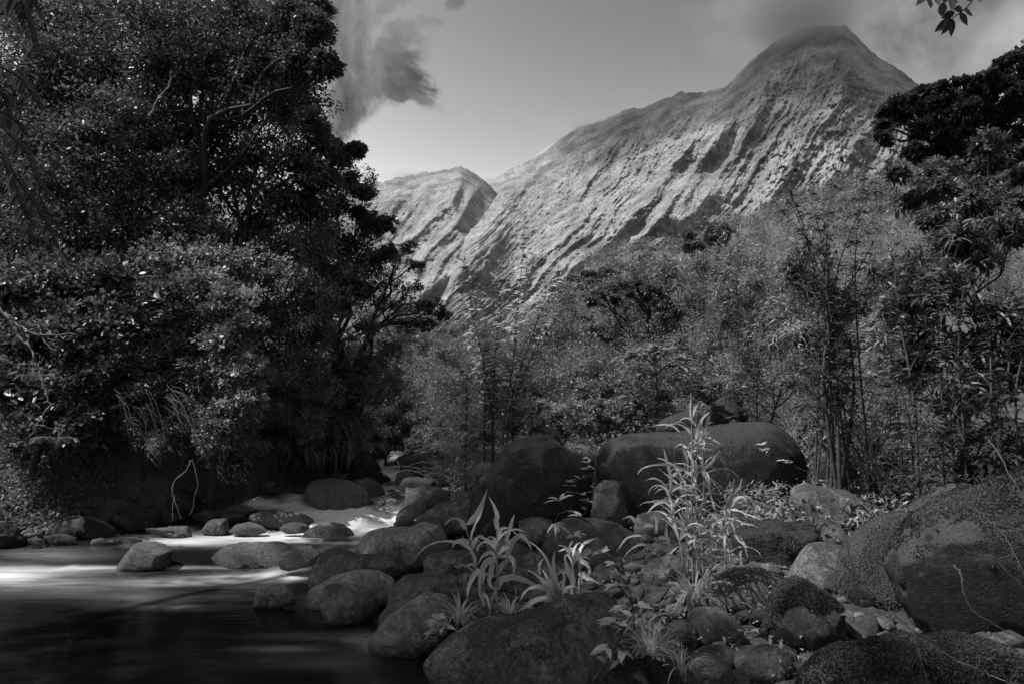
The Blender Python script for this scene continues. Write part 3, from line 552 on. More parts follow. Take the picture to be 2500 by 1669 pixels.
ROCKS = [
# name, category, label, region, outline, Y, material, subdiv, depth ratio, roughness, facets, moss
('boulder','boulder','broad foreground boulder with a dark crack across its top, bottom centre','B',[(625,1430),(640,1370),(700,1300),(800,1230),(920,1190),(1050,1165),(1200,1130),(1350,1090),(1480,1040),(1600,1018),(1700,1020),(1800,1060),(1870,1120),(1900,1250),(1880,1400),(1800,1600),(1300,1750),(900,1700),(690,1590),(640,1500)],4.75,R_mid,6,.6,.8,2,5000),
('rock','rock','speckled lichen rock at the edge of the dark pool beside the broad boulder','B',[(245,1300),(290,1250),(330,1190),(400,1120),(480,1050),(560,1015),(650,1008),(730,1020),(780,1060),(790,1130),(760,1230),(700,1310),(620,1370),(500,1395),(380,1390),(280,1370)],5.4,R_lich,5,.7,.7,1,0),
('rock','rock','dark rock wedged behind the speckled lichen rock','B',[(305,1260),(320,1150),(370,1080),(450,1045),(530,1045),(560,1120),(480,1230),(380,1270)],5.75,R_wet,4,.7,1,1,0),
('rock','rock','wide pitted rock behind the speckled lichen rock','B',[(365,1090),(370,1020),(410,950),(470,900),(560,880),(680,882),(790,905),(870,940),(930,1000),(930,1080),(850,1140),(600,1150),(430,1150)],6.2,R_mid,5,.8,.8,1,0),
('rock','rock','round pitted rock leaning on the pale sloping rock by the pool','B',[(-35,1000),(-20,960),(30,945),(100,960),(160,1000),(190,1010),(250,1000),(300,1040),(325,1090),(300,1150),(230,1185),(100,1195),(0,1185),(-40,1090)],6.1,R_mid,5,.7,.9,2,0),
('rock','rock','pale smooth rock sloping down into the dark pool','A',[(1720,1165),(1725,1135),(1780,1090),(1850,1050),(1930,990),(2010,945),(2100,910),(2180,890),(2270,882),(2350,895),(2420,930),(2445,980),(2430,1060),(2380,1120),(2200,1180),(2000,1190),(1850,1185)],6.6,R_lit,5,.6,.6,1,0),
('rock','rock','dark domed pitted rock above the pale sloping rock','A',[(1910,1010),(1915,920),(1940,850),(1970,790),(2020,755),(2090,745),(2160,765),(2230,800),(2300,850),(2360,880),(2300,960),(2100,1000),(1980,1020)],7.1,R_mid,5,.8,.8,1,0),
('rock','rock','low flat rock with a light seam right of the dark domed rock','B',[(150,790),(200,770),(300,770),(400,800),(470,845),(505,885),(480,950),(350,970),(230,930)],7.6,R_mid,4,.8,.9,1,0),
('boulder','boulder','large angular flat-topped slab overhanging a shadow beside the rapids','B',[(90,750),(120,715),(170,680),(220,640),(300,615),(400,600),(500,600),(560,585),(640,573),(700,580),(760,620),(810,670),(835,730),(800,800),(700,860),(560,900),(480,880),(400,820),(300,790),(200,775)],8.2,R_lit,5,.8,1.1,3,0),
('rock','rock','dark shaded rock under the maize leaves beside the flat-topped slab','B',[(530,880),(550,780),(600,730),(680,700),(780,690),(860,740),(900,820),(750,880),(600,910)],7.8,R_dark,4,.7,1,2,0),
('rock','rock','brownish weathered rock below the dark shaded rock','B',[(580,890),(590,800),(640,765),(700,755),(770,745),(870,750),(930,780),(960,850),(940,940),(800,960),(650,940)],7.2,R_mid,5,.8,1,1,0),
('rock','rock','long mottled rock sloping left below the dark peaked boulder','B',[(510,600),(540,540),(620,490),(700,450),(800,425),(890,420),(920,500),(900,640),(700,650),(560,620)],9.0,R_mid,5,.7,1,2,0),
('rock','rock','small wet dark rock at the corner of the white rapids','B',[(370,605),(420,560),(450,525),(500,520),(535,530),(530,570),(500,615),(400,615)],9.1,R_wet,4,.7,1.2,2,0),
('rock','rock','jagged dark rock standing over the right end of the rapids','B',[(415,560),(440,500),(500,460),(560,420),(600,410),(620,450),(590,520),(500,570)],9.9,R_wet,4,.7,1.2,2,0),
('rock','rock','long rock under the drooping bare twigs left of the peaked boulder','B',[(420,470),(425,400),(450,350),(520,360),(600,345),(680,350),(740,370),(800,390),(780,450),(600,500),(480,500)],10.6,R_mid,5,.7,.9,2,0),
('rock','rock','dark rock half hidden under the fine twiggy shrub','B',[(420,410),(430,330),(480,295),(540,290),(620,300),(700,330),(660,390),(520,420)],11.8,R_dark,4,.7,1,2,0),
('boulder','boulder','smooth wet dark boulder rising out of the head of the rapids','A',[(1890,400),(1895,350),(1930,315),(2000,298),(2080,300),(2160,320),(2230,350),(2270,390),(2282,430),(2280,490),(2200,525),(2100,530),(2010,505),(1920,450)],10.6,R_wet,5,.8,.6,1,0),
('boulder','boulder','matt rounded boulder just behind the smooth wet one above the rapids','B',[(100,320),(140,300),(200,292),(270,298),(320,330),(350,380),(358,430),(340,480),(200,490),(120,420)],11.4,R_sm,5,.8,.7,1,0),
('stone','stone','small dark stone right of the matt rounded boulder','B',el(358,362,435,430),12.0,R_sm,3,.8,.9,1,0),
('stone','stone','rounded stone at the water corner below the small dark stone','B',el(345,418,450,512),10.9,R_sm,4,.8,.9,1,0),
('stone','stone','tiny stone wedged between the two boulders and the rapids','B',el(288,445,352,500),10.7,R_sm,3,.8,.9,1,0),
('stone','stone','flat stone lying below the upper little waterfall','B',el(345,312,460,352),12.8,R_mid,3,.8,.9,1,0),
('rock','rock','dark wedge rock left of the upper little waterfall','B',[(338,330),(340,275),(360,270),(390,300),(395,330),(370,350)],13.2,R_dark,3,.8,1,1,0),
('rock','rock','upright rounded rock right of the upper little waterfall','B',[(412,330),(430,260),(480,235),(525,230),(540,290),(500,345)],13.2,R_mid,4,.8,.9,1,0),
('rock','rock','sunny wedge-shaped rock above the upper waterfall','B',[(400,200),(430,165),(480,150),(540,165),(575,200),(520,232),(430,222)],15.2,R_mid,4,.8,1,1,0),
('boulder','boulder','palest rounded boulder at the top of the upper waterfall','B',[(350,150),(360,105),(400,88),(440,92),(468,120),(470,165),(400,180)],18.0,R_lit,4,.8,.8,1,0),
('rock','rock','grey rock leaning in front of the palest boulder upstream','B',el(378,122,478,188),17.0,R_mid,4,.8,1,1,0),
('rock','rock','dark round rock at the foot of the left bank upstream','B',[(258,180),(262,120),(300,96),(340,105),(362,150),(355,195),(300,205)],16.5,R_dark,4,.8,.8,1,0),
('rock','rock','broad flat stone the upper waterfall spills over','B',el(335,190,440,262),15.6,R_wet,4,.8,1.1,2,0),
('rock','rock','small stone right of the broad spillway stone','B',el(430,214,490,256),14.4,R_mid,3,.8,1,1,0),
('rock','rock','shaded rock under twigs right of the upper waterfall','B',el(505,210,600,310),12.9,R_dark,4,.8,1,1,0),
('rock','rock','low grey rock seen through the shrub above the twig-covered rocks','B',el(610,215,770,310),13.2,R_mid,4,.8,1,1,0),
('rock','rock','pale rock at the left foot of the dark peaked boulder','B',el(890,195,1050,300),10.9,R_lit,4,.8,1,1,0),
('rock','rock','pale lichened rock among bare twigs left of the peaked boulder','B',el(740,370,900,470),9.9,R_mid,4,.8,1,1,0),
('boulder','boulder','jagged bank boulder with a sunlit rough edge beside the upper waterfall','B',[(140,240),(190,120),(230,112),(280,150),(320,200),(335,270),(345,340),(320,390),(200,360),(120,300)],12.9,R_dark,5,.8,1.4,3,5000),
('boulder','boulder','big dark peaked boulder in the middle of the picture','B',[(875,620),(872,480),(900,370),(930,280),(1000,230),(1035,190),(1060,120),(1130,85),(1200,45),(1270,22),(1340,20),(1400,45),(1450,90),(1520,130),(1600,150),(1660,185),(1668,230),(1640,300),(1640,420),(1600,560),(1430,680),(1150,740),(950,790),(890,720)],9.0,R_dark,6,.75,.45,1,0),
('boulder','boulder','giant long flat-topped dark boulder right of the peaked one','B',[(1665,330),(1665,260),(1672,180),(1690,100),(1760,50),(1860,20),(2000,10),(2150,10),(2280,0),(2400,-20),(2560,-45),(2700,-45),(2800,0),(2870,70),(2910,150),(2932,230),(2930,340),(2890,440),(2850,560),(2700,620),(2400,640),(2000,640),(1850,600),(1790,480),(1700,420)],9.6,R_dark,6,.7,.35,1,6000),
('rock','rock','rounded rock in the gap between the peaked and the giant boulder','B',[(1630,560),(1640,420),(1660,350),(1710,295),(1760,275),(1800,285),(1840,400),(1870,520),(1850,610),(1700,620)],8.5,R_sm,5,.8,.8,1,4000),
('rock','rock','dark ridged rock at the foot of the peaked boulder','B',[(1130,680),(1150,610),(1180,570),(1250,540),(1320,535),(1380,560),(1430,610),(1400,680),(1250,720)],8.0,R_mid,4,.8,1.1,2,0),
('boulder','boulder','wide domed rock behind the small arching sapling twig','B',[(1290,740),(1330,660),(1400,590),(1470,550),(1560,545),(1660,555),(1780,580),(1880,620),(1970,660),(2010,740),(1900,840),(1600,860),(1350,840)],7.8,R_mid,5,.8,.8,1,0),
('rock','rock','low rock under the giant boulder behind the cane leaves','B',[(1790,600),(1870,540),(1950,512),(2060,507),(2130,530),(2200,560),(2300,600),(2200,680),(1850,660)],8.4,R_mid,4,.8,.9,1,0),
('rock','rock','shadowed rock left of the rough mound behind the maize','B',[(945,780),(970,710),(1010,675),(1080,665),(1160,690),(1230,720),(1260,780),(1100,830)],7.6,R_sm,4,.8,.9,1,0),
('rock','rock','rough granular rock mound behind the maize leaves','B',[(1050,920),(1075,830),(1120,770),(1200,740),(1290,733),(1380,745),(1450,775),(1500,830),(1510,940),(1450,1030),(1200,1050),(1080,1000)],6.8,R_mid,5,.8,1.1,1,6000),
('rock','rock','dark low rock right of the granular mound','B',[(1560,900),(1580,800),(1640,760),(1760,770),(1850,800),(1890,860),(1850,940),(1640,950)],7.1,R_dark,4,.8,1,1,0),
('rock','rock','rounded rock at the foot of the maize plant behind the broad boulder','B',[(840,1110),(880,1060),(960,1030),(1050,1010),(1120,1010),(1170,1050),(1190,1120),(1100,1190),(900,1190)],5.7,R_mid,4,.8,.9,1,0),
('rock','rock','mossy rock cut by the bottom edge right of the broad boulder','B',[(1680,1640),(1720,1540),(1800,1470),(1900,1435),(2010,1428),(2110,1460),(2180,1530),(2205,1640),(2000,1740),(1800,1740)],4.15,R_moss,5,.8,.9,1,9000),
('rock','rock','small mossy rock behind the twiggy plant stems','B',[(1980,1220),(2000,1170),(2050,1140),(2110,1150),(2140,1200),(2120,1250),(2030,1260)],5.5,R_moss,4,.8,1,0,2500),
('rock','rock','smooth egg-shaped boulder right of the tall cane clump','C',[(292,1080),(296,1000),(330,940),(400,890),(490,857),(590,850),(690,865),(770,895),(828,945),(820,1030),(750,1110),(620,1170),(500,1175),(370,1140)],5.75,R_sm,5,.85,.5,0,0),
('boulder','boulder','pitted round boulder like a loaf, in front of the egg-shaped one','C',[(200,1200),(210,1140),(260,1105),(330,1093),(410,1105),(480,1150),(535,1210),(553,1270),(545,1330),(450,1350),(300,1345),(222,1290)],5.0,R_sm,5,.85,.5,0,0),
('boulder','boulder','tall rough mossy boulder with a pointed top, right of centre foreground','C',[(652,1310),(660,1220),(690,1160),(705,1090),(740,1030),(780,970),(840,920),(900,907),(950,925),(1010,970),(1080,1020),(1145,1080),(1140,1180),(1100,1320),(1010,1430),(900,1480),(780,1450),(690,1390)],4.9,R_moss,5,.8,1.0,2,16000),
('boulder','boulder','squarish lichen-spotted rock with a notched top behind the pointed mossy boulder','C',[(815,900),(830,830),(870,760),(900,722),(960,708),(1060,712),(1150,720),(1230,740),(1260,850),(1230,1020),(1000,1070),(860,1000)],6.1,R_mid,5,.8,.9,2,0),
('rock','rock','small domed pale rock above the notched square rock','C',[(995,630),(1010,590),(1060,570),(1110,580),(1170,620),(1215,670),(1230,750),(1100,780),(1010,720)],7.1,R_mid,4,.8,.8,0,0),
('boulder','boulder','long dark mossy rock with a knobbly crest behind the egg-shaped one','C',[(430,820),(465,680),(510,620),(600,590),(700,550),(800,570),(900,575),(960,560),(1000,590),(1015,650),(1095,705),(1070,770),(900,840),(800,920),(600,920),(490,890)],6.9,R_dark,5,.8,1.4,2,9000),
('rock','rock','rock under the right end of the giant boulder, tangled in thin stems','C',[(820,480),(838,400),(880,345),(930,330),(1000,345),(1080,365),(1180,380),(1260,420),(1320,480),(1320,580),(1150,630),(900,640),(830,560)],8.1,R_mid,5,.8,1.0,1,0),
('boulder','boulder','large mossy boulder half hidden behind the hulking right-hand boulder','C',[(1130,960),(1140,870),(1180,780),(1240,690),(1320,610),(1420,560),(1550,530),(1700,520),(1880,600),(1880,1100),(1600,1280),(1350,1280),(1200,1130)],5.7,R_moss,6,.75,.7,1,16000),
('boulder','boulder','low mossy hump rising behind the hulking right-hand boulder','C',[(1560,500),(1620,450),(1690,410),(1760,350),(1840,325),(1940,332),(2020,360),(2080,430),(1950,570),(1700,560)],6.7,R_moss,5,.8,.9,1,6000),
('boulder','boulder','hulking dark mossy boulder filling the right edge','C',[(1488,880),(1500,780),(1560,680),(1620,580),(1680,480),(1780,420),(1900,390),(2000,360),(2080,300),(2180,255),(2300,225),(2450,220),(2700,280),(2900,500),(2900,1000),(2600,1300),(2100,1340),(1700,1260),(1570,1100)],4.9,R_moss,6,.7,.7,1,40000),
('boulder','boulder','nearest lumpy mossy boulder across the bottom right corner','C',[(850,1600),(870,1490),(940,1400),(1060,1350),(1200,1340),(1300,1310),(1450,1280),(1580,1262),(1720,1290),(1850,1270),(2000,1262),(2120,1300),(2230,1380),(2330,1500),(2420,1700),(2000,1950),(1400,2000),(950,1800)],3.3,R_moss,6,.5,.9,0,40000),
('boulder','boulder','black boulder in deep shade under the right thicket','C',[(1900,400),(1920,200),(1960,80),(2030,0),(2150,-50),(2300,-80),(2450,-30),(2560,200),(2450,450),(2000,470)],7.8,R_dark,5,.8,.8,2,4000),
('stone','stone','oval dark stone at the bottom edge below the pointed mossy boulder','C',[(478,1420),(500,1380),(570,1362),(640,1370),(710,1405),(770,1460),(812,1530),(785,1575),(640,1570),(540,1525),(490,1480)],4.5,R_sm,4,.85,.5,0,0),
('stone','stone','dimpled round stone left of the oval dark stone','C',[(140,1520),(180,1430),(250,1395),(330,1388),(410,1410),(460,1460),(495,1530),(490,1600),(300,1650),(170,1600)],4.3,R_sm,5,.85,.6,0,0),
('stone','stone','small stone between the dimpled and the oval stones','C',el(393,1345,525,1432),4.65,R_sm,4,.85,.6,0,0),
('stone','stone','low stone touching the foot of the pointed mossy boulder','C',el(503,1328,672,1395),4.75,R_sm,4,.85,.6,0,0),
('stone','stone','light flat-faced stone under the loaf-like boulder','C',[(343,1350),(350,1315),(400,1308),(455,1312),(460,1340),(440,1375),(360,1385)],4.8,R_lit,3,.7,.8,2,0),
('stone','stone','tiny dark stone beside the light flat-faced stone','C',el(450,1308,502,1355),4.85,R_sm,3,.85,.6,0,0),
('stone','stone','stone wedged left of the pointed mossy boulder','C',el(620,1072,720,1215),5.4,R_sm,4,.85,.8,1,0),
('stone','stone','small mossy stone at the left foot of the pointed boulder','C',el(600,1252,672,1340),5.0,R_moss,4,.85,.8,0,1500),
('rock','rock','mossy rock left of the loaf-like boulder','C',[(35,1290),(70,1210),(120,1180),(180,1170),(240,1200),(290,1300),(255,1420),(120,1440),(55,1380)],4.95,R_moss,5,.8,.9,0,6000),
('boulder','boulder','domed mossy boulder behind the top of the giant flat one','S',[(1724,1045),(1735,990),(1760,968),(1778,964),(1800,978),(1819,1010),(1826,1045),(1770,1060)],11.8,R_dark,4,.8,.8,0,2500),
('boulder','boulder','low dark boulder behind the giant flat one, left of the domed one','S',[(1598,1060),(1610,1030),(1650,1010),(1700,995),(1740,1010),(1745,1055),(1660,1070)],11.4,R_dark,4,.8,.9,1,2000),
('rock','rock','dark rock in the thicket right of the giant boulder','H',el(1030,1370,1290,1570),9.2,R_dark,4,.8,1,1,2500),
('rock','rock','half-domed wet rock alone in the pool at the left ledge','A',[(680,860),(720,800),(780,745),(850,712),(930,703),(1000,715),(1060,745),(1085,760),(1050,800),(1045,860),(900,895),(750,895)],8.0,R_wet,5,.8,.7,1,0),
('rock','rock','long low rock in midstream with a rounded right end','A',[(1230,865),(1260,800),(1330,770),(1400,725),(1480,707),(1600,705),(1740,702),(1810,720),(1845,755),(1820,820),(1740,885),(1600,905),(1400,905),(1260,895)],8.1,R_wet,5,.5,.7,1,0),
('rock','rock','shiny humped rock against the right end of the long low rock','A',[(1730,840),(1750,775),(1810,740),(1870,722),(1920,735),(1985,778),(1970,830),(1880,860),(1790,880),(1740,870)],7.7,R_wet,5,.8,.9,1,0),
('rock','rock','low domed rock in the stream just below the white rapids','A',[(1842,675),(1900,610),(1960,580),(2050,565),(2120,580),(2180,625),(2208,670),(2100,700),(1920,700)],9.2,R_mid,5,.8,.8,1,0),
('rock','rock','thin flat rock awash right of the low domed rock','A',el(1985,650,2225,718),8.9,R_wet,4,.5,1,1,0),
('rock','rock','crusted flat rock awash in the dark pool','A',[(1445,1095),(1500,1040),(1560,1005),(1640,985),(1740,980),(1830,978),(1880,995),(1900,1020),(1860,1075),(1720,1115),(1550,1120)],6.5,R_lich,5,.6,1.1,1,0),
('rock','rock','front slab of the bank ledge beside the smooth upper pool','A',[(855,640),(900,610),(980,600),(1100,590),(1180,588),(1250,610),(1290,640),(1200,665),(1000,665)],9.1,R_wet,5,.5,1.3,2,0),
('rock','rock','blocky wet rock in the bank ledge','A',[(1245,600),(1260,555),(1330,540),(1400,545),(1422,590),(1410,640),(1330,655),(1260,640)],9.3,R_wet,4,.7,1.3,3,0),
('rock','rock','long mossy slab of the bank ledge behind the blocky wet rock','A',[(1130,560),(1200,520),(1280,500),(1400,498),(1500,520),(1545,560),(1500,605),(1300,600),(1170,590)],9.8,R_moss,5,.6,1.2,2,2500),
('rock','rock','low slab at the left mouth of the rapids','A',[(1300,500),(1360,475),(1450,462),(1520,475),(1640,490),(1600,525),(1400,525)],10.2,R_wet,4,.6,1.3,2,0),
('rock','rock','broad cracked slab between the ledge and the rapids','A',[(1540,545),(1570,510),(1640,495),(1760,500),(1850,510),(1930,545),(1985,590),(1900,625),(1750,610),(1620,590)],9.7,R_wet,5,.6,1.3,3,0),
('rock','rock','low wet rock with bright specks at the pool edge','A',[(1425,625),(1460,580),(1540,568),(1640,575),(1660,620),(1600,650),(1460,650)],9.2,R_wet,4,.6,1.3,2,0),
('rock','rock','flat rock under the broad cracked slab','A',[(1730,610),(1760,575),(1840,565),(1930,590),(1920,625),(1830,640),(1760,640)],9.2,R_wet,4,.6,1.2,2,0),
('rock','rock','small rock behind the long mossy ledge slab','A',el(1340,425,1500,475),10.8,R_dark,4,.7,1.3,2,0),
('rock','rock','flat rock at the waterline left of the bank ledge','A',el(730,655,880,712),8.8,R_wet,4,.6,1.2,2,0),
('rock','rock','low mossy rock on the left shore near the pebbles','A',el(245,638,470,722),8.7,R_moss,4,.6,1.2,2,1800),
('rock','rock','thin bright-edged rock at the left waterline','A',el(515,668,720,712),8.7,R_wet,4,.5,1.2,2,0),
('boulder','boulder','mossy pebble-studded boulder at the left edge of the stream','A',[(-160,720),(-120,620),(-40,575),(20,575),(80,610),(130,670),(150,730),(60,765),(-60,770)],8.6,R_moss,5,.7,1.1,1,5000),
('boulder','boulder','low mossy mound on the left shore under the ground ferns','A',[(280,640),(330,570),(420,530),(540,520),(650,550),(730,620),(700,670),(500,680),(330,670)],9.1,R_moss,5,.7,1.2,1,9000),
('boulder','boulder','second mossy mound on the left bank behind the waterline rocks','A',[(560,560),(600,470),(680,430),(780,440),(860,480),(960,540),(960,600),(800,630),(620,610)],9.7,R_moss,5,.7,1.2,1,9000),
('boulder','boulder','leafy moss-grown rock on the bank beside the hanging bare twigs','A',[(1020,440),(1050,390),(1110,365),(1180,385),(1240,440),(1230,500),(1120,520),(1040,500)],10.2,R_moss,5,.7,1.2,1,5000),
('rock','rock','dark rock buried in the left bank above the pebbles','A',el(820,490,1020,620),9.6,R_dark,4,.7,1.3,2,2000),
]
for r in ROCKS:
    rock(r[0], r[1], r[2], r[3], r[4], r[5], r[6], r[7], r[8], r[9], r[10], mosst=r[11])
# pebbles that can be told apart on the left shore and on the right bank
peb_me = []
for k in range(5):
    V, fc = ico(2); V = V*np.array((1, .8, .6))*(1+.15*fbm3(V*1.3+k*3, 2)[:, None]); peb_me.append(mesh_np('pebble', V, fc, [R_lit, R_sm, R_mid, R_lit, R_mid][k], True))
rg = np.random.default_rng(8)
for k in range(26):
    x, y = rg.uniform(95, 300), rg.uniform(600, 650)
    p = azc('A', x, y + (x-200)*.03, 8.6 + (640-y)*.012); o = link('pebble', peb_me[k % 5], None, p, 'small pale pebble in the heap on the left shore', 'pebble', 'pebbles heaped on the left shore')
    s_ = rg.uniform(.025, .06); o.scale = (s_, s_, s_); o.rotation_euler = (rg.uniform(-.4, .4), rg.uniform(-.4, .4), rg.uniform(0, 6))
stn = []
for k in range(5):
    V, fc = ico(4); V = V*np.array([(1, .8, .62), (1, .9, .75), (1.1, .8, .7), (.9, .9, .8), (1.15, .75, .6)][k])*(1+.16*fbm3(V*1.1+k*5, 3)[:, None]+.04*fbm3(V*4+k, 3)[:, None]); stn.append(mesh_np('stone', V, fc, [R_sm, R_mid, R_sm, R_mid, R_dark][k], True))
k = 0
while k < 46:
    x, y = rg.uniform(-.6, 3.6), rg.uniform(3.9, 8.2)
    if x < XR(y) + .5 or x > .62*y: continue
    s_ = rg.uniform(.07, .19); o = link('stone', stn[k % 5], None, (x, y, float(ground(x, y)) + s_*.25), 'rounded stone packed among others between the boulders of the right bank', 'stone', 'stones packed between the boulders of the right bank'); k += 1
    o.scale = (s_, s_, s_); o.rotation_euler = (rg.uniform(-.4, .4), rg.uniform(-.4, .4), rg.uniform(0, 6))
# gravel and cobbles of the right bank: past counting
def scatter_stones(name, n, xr, yr, smin, smax, label, seed, mat):
    rg = np.random.default_rng(seed); V0, f0 = ico(1); x = rg.uniform(*xr, n); y = rg.uniform(*yr, n)
    keep = (x > XR(y)-.25) | (y > YL(x)-.4)*(x < -4) ; x, y = x[keep], y[keep]; n = len(x); z = ground(x, y)
    s_ = smin + (smax-smin)*rg.random(n)**3; a = rg.uniform(0, 2*pi, n)
    V = V0[None]*np.array((1, .75, .6))*(1 + rg.normal(0, .09, (n, len(V0), 1)))
    c_, q = np.cos(a)[:, None], np.sin(a)[:, None]; V = np.stack([V[..., 0]*c_-V[..., 1]*q, V[..., 0]*q+V[..., 1]*c_, V[..., 2]], -1)
    V = V*s_[:, None, None] + np.stack([x, y, z + s_*.25], -1)[:, None]
    Fc = f0[None] + (np.arange(n)*len(V0))[:, None, None]
    link(name, mesh_np(name, V.reshape(-1, 3), Fc.reshape(-1, 3), mat, True), kind='stuff', label=label)
scatter_stones('gravel', 5200, (-2.4, 6), (3.2, 12), .02, .12, 'cobbles and gravel filling the gaps between the boulders on the right bank', 5, R_sm)
scatter_stones('gravel', 1500, (-9, -4), (8.0, 11.5), .015, .08, 'wet gravel along the foot of the left bank', 6, R_wet)
scatter_stones('gravel', 700, (-4.6, -1.2), (11.5, 22), .05, .28, 'heaped stones of the upper stream bed', 7, R_mid)

# ---------------------------------------------------------------- trees and shrubs made of clumps
def blobs3(reg, L, Y, jit=.0, rng=RNG):
    out = []
    for b in L:
        yb = Y + (b[3] if len(b) > 3 else rng.uniform(-jit, jit)); c = azc(reg, b[0], b[1], yb); r = b[2]/ZOOM[reg][2]*yb/F
        out.append((c, r))
    return out
def woody(name, label, cat, base, blobs, leafL, leafW, mat, bark=None, trunk_r=.12, nc=34, nl=26, kind='simple', flat=.75, group=None, seed=0, up=.4, bend=.25, rnd=.8, rcf=.3, hub=None, droop=0, twig=True, outw=.7, fill=1, rfill=0):
    rng = np.random.default_rng(seed); bark = bark or M_bark
    base = np.array(base, float); root = thing(name, base, label, cat, group)
    tb = Tubes(); lv = Leaves(); tw = Tubes()
    cen = np.mean([b[0] for b in blobs], 0); hub = np.array(hub, float) if hub is not None else base + (cen-base)*np.array((.45, .45, .5))
    tp = wiggle(base - np.array((0, 0, .2)), hub, 9, .06, rng); tb.add(tp, np.linspace(trunk_r, trunk_r*.6, 9), 8)
    CC = np.array([b[0] for b in blobs]); nk = max(1, len(blobs)//4); ks = [CC[0]]
    for _ in range(nk-1):
        dd_ = np.min([np.linalg.norm(CC-k_, axis=1) for k_ in ks], 0); ks.append(CC[int(dd_.argmax())])
    asg = np.argmin([np.linalg.norm(CC-k_, axis=1) for k_ in ks], 0); mains = []
    for k_ in range(nk):
        e_ = hub + (CC[asg == k_].mean(0)-hub)*.62; mpth = wiggle(tp[rng.integers(5, 9)], e_, 11, .10, rng, -.05); mains.append(mpth); tb.add(mpth, np.linspace(trunk_r*.5, trunk_r*.26, 11), 7)
    for bi, (c, r) in enumerate(blobs):
        limb = wiggle(mains[asg[bi]][rng.integers(5, 11)], c, 11, .10, rng, -.04); r0 = trunk_r*.24
        tb.add(limb, np.linspace(r0, r0*.3, 11), 6)
        n = max(6, int(nc)); d = unit(rng.normal(0, 1, (n, 3))); rad = r*1.12*rng.random(n)**.5
        pts = c + d*np.array((1, 1, flat))*rad[:, None]*(1+.18*fbm3(c + d*1.5, 3))[:, None]
        if twig:
            for q in pts[:: 3]:
                j = rng.integers(6, 11); tp2 = wiggle(limb[j], q, 5, .12, rng); tw.add(tp2, np.linspace(r0*.3, r0*.06+.002, 5), 3)
        od = unit(pts - c + (c-cen)*.3)
        if droop: pts = pts - np.array((0, 0, 1))*droop*rng.random((n, 1))*r
        ct = rng.uniform(.5, 1.5, n)
        lv.clumps(pts, od, r*rcf, nl, leafL, leafW, kind, up, outw, rnd, bend, ct, rng)
    for (c, r) in blobs:
        nf = 240; d = unit(rng.normal(0, 1, (nf, 3)))*(rng.random((nf, 1))**.5)*r*.58*np.array((1, 1, flat))
        if fill and r > rfill: lv.add(c+d, rng.normal(0, 1, (nf, 3)), rng.normal(0, .5, (nf, 3)) + np.array((0, -.3, .6)), leafL*1.5*fill, leafW*2.2*fill, 'simple', bend, tone=.8, rng=rng)  # inner fill leaves darker, crown shade put into their tone
    t_ = link('trunk', tb.mesh('trunk', bark, base), root)
    if twig and tw.n: link('twigs', tw.mesh('twigs', bark, base), root, kind='stuff')
    link('crown', lv.mesh('crown', mat, base), root, kind='stuff')
    return root
def field(reg, poly, n, r0, r1, Yf, seed):
    rg = np.random.default_rng(seed); poly = np.array(poly, float); out = []; x0, y0 = poly.min(0); x1, y1 = poly.max(0)
    while len(out) < n:
        x, y = rg.uniform(x0, x1), rg.uniform(y0, y1); c = False
        for i in range(len(poly)):
            a, b = poly[i], poly[i-1]
            if (a[1] > y) != (b[1] > y) and x < (b[0]-a[0])*(y-a[1])/(b[1]-a[1]) + a[0]: c = not c
        if c:
            Y = Yf(x, y) + rg.uniform(-.5, .5); out.append((azc(reg, x, y, Y), rg.uniform(r0, r1)/ZOOM[reg][2]*Y/F))
    return out
def gp(px, Y, reg='P'):
    x = azc(reg, px, 900, Y)[0]; return (x, Y, float(ground(x, Y)))
# ---- left bank forest
W = woody
W('tree', 'tallest dark tree in the top left corner, its crown cut by the frame', 'tree', gp(270, 11.8), blobs3('P', [(60,40,130,.5),(200,30,120,1),(330,50,120,.4),(450,40,110,1),(560,30,110,.5),(660,30,80,0),(715,70,48,-.3),(745,150,34,-.4),(690,140,60,0),(610,150,85,.3),(500,150,95,.8),(380,150,95,.2),(250,150,100,.7),(120,150,110,0),(20,190,110,.6),(728,20,30,-.2)], 11.8), .075, .04, M_leaf, trunk_r=.16, rfill=.38, nc=95, nl=34, seed=1, rcf=.38)
W('tree', 'leaning dark-limbed tree below the tallest one, its crown edge against the sky', 'tree', gp(430, 12.4), blobs3('P', [(560,260,95,0),(660,250,70,-.3),(715,285,38,-.5),(470,300,100,.2),(600,350,95,0),(690,360,65,-.3),(480,410,100,.1),(620,450,90,0),(735,400,48,-.4),(745,330,30,-.4),(780,355,24,-.5),(815,345,18,-.5),(700,470,60,0)], 12.4), .07, .038, M_leaf, trunk_r=.15, rfill=.38, nc=90, nl=32, seed=2, rcf=.38)
W('tree', 'dense mid-height tree at the left edge behind the hanging fronds', 'tree', gp(150, 11.2), blobs3('P', [(60,330,115,.4),(190,290,115,.2),(320,270,105,.6),(110,430,110,0),(240,410,105,.3),(370,390,95,.5),(30,540,105,.4),(170,540,105,0),(300,520,100,.2),(420,530,90,.3)], 11.2), .07, .038, M_leaf, trunk_r=.13, nc=90, nl=32, seed=3)
W('tree', 'small-leaved tree leaning out at the forest edge against the left mountain', 'tree', gp(760, 13.6), blobs3('P', [(800,410,50,0),(838,440,28,-.3),(775,470,55,0),(830,490,26,-.3),(740,540,65,.2),(800,560,55,0),(855,520,36,-.3),(885,515,22,-.4),(850,600,50,-.2),(760,630,65,.2),(830,665,50,0),(890,580,22,-.3)], 13.6), .06, .035, M_leaf, trunk_r=.1, nc=60, nl=28, seed=4)
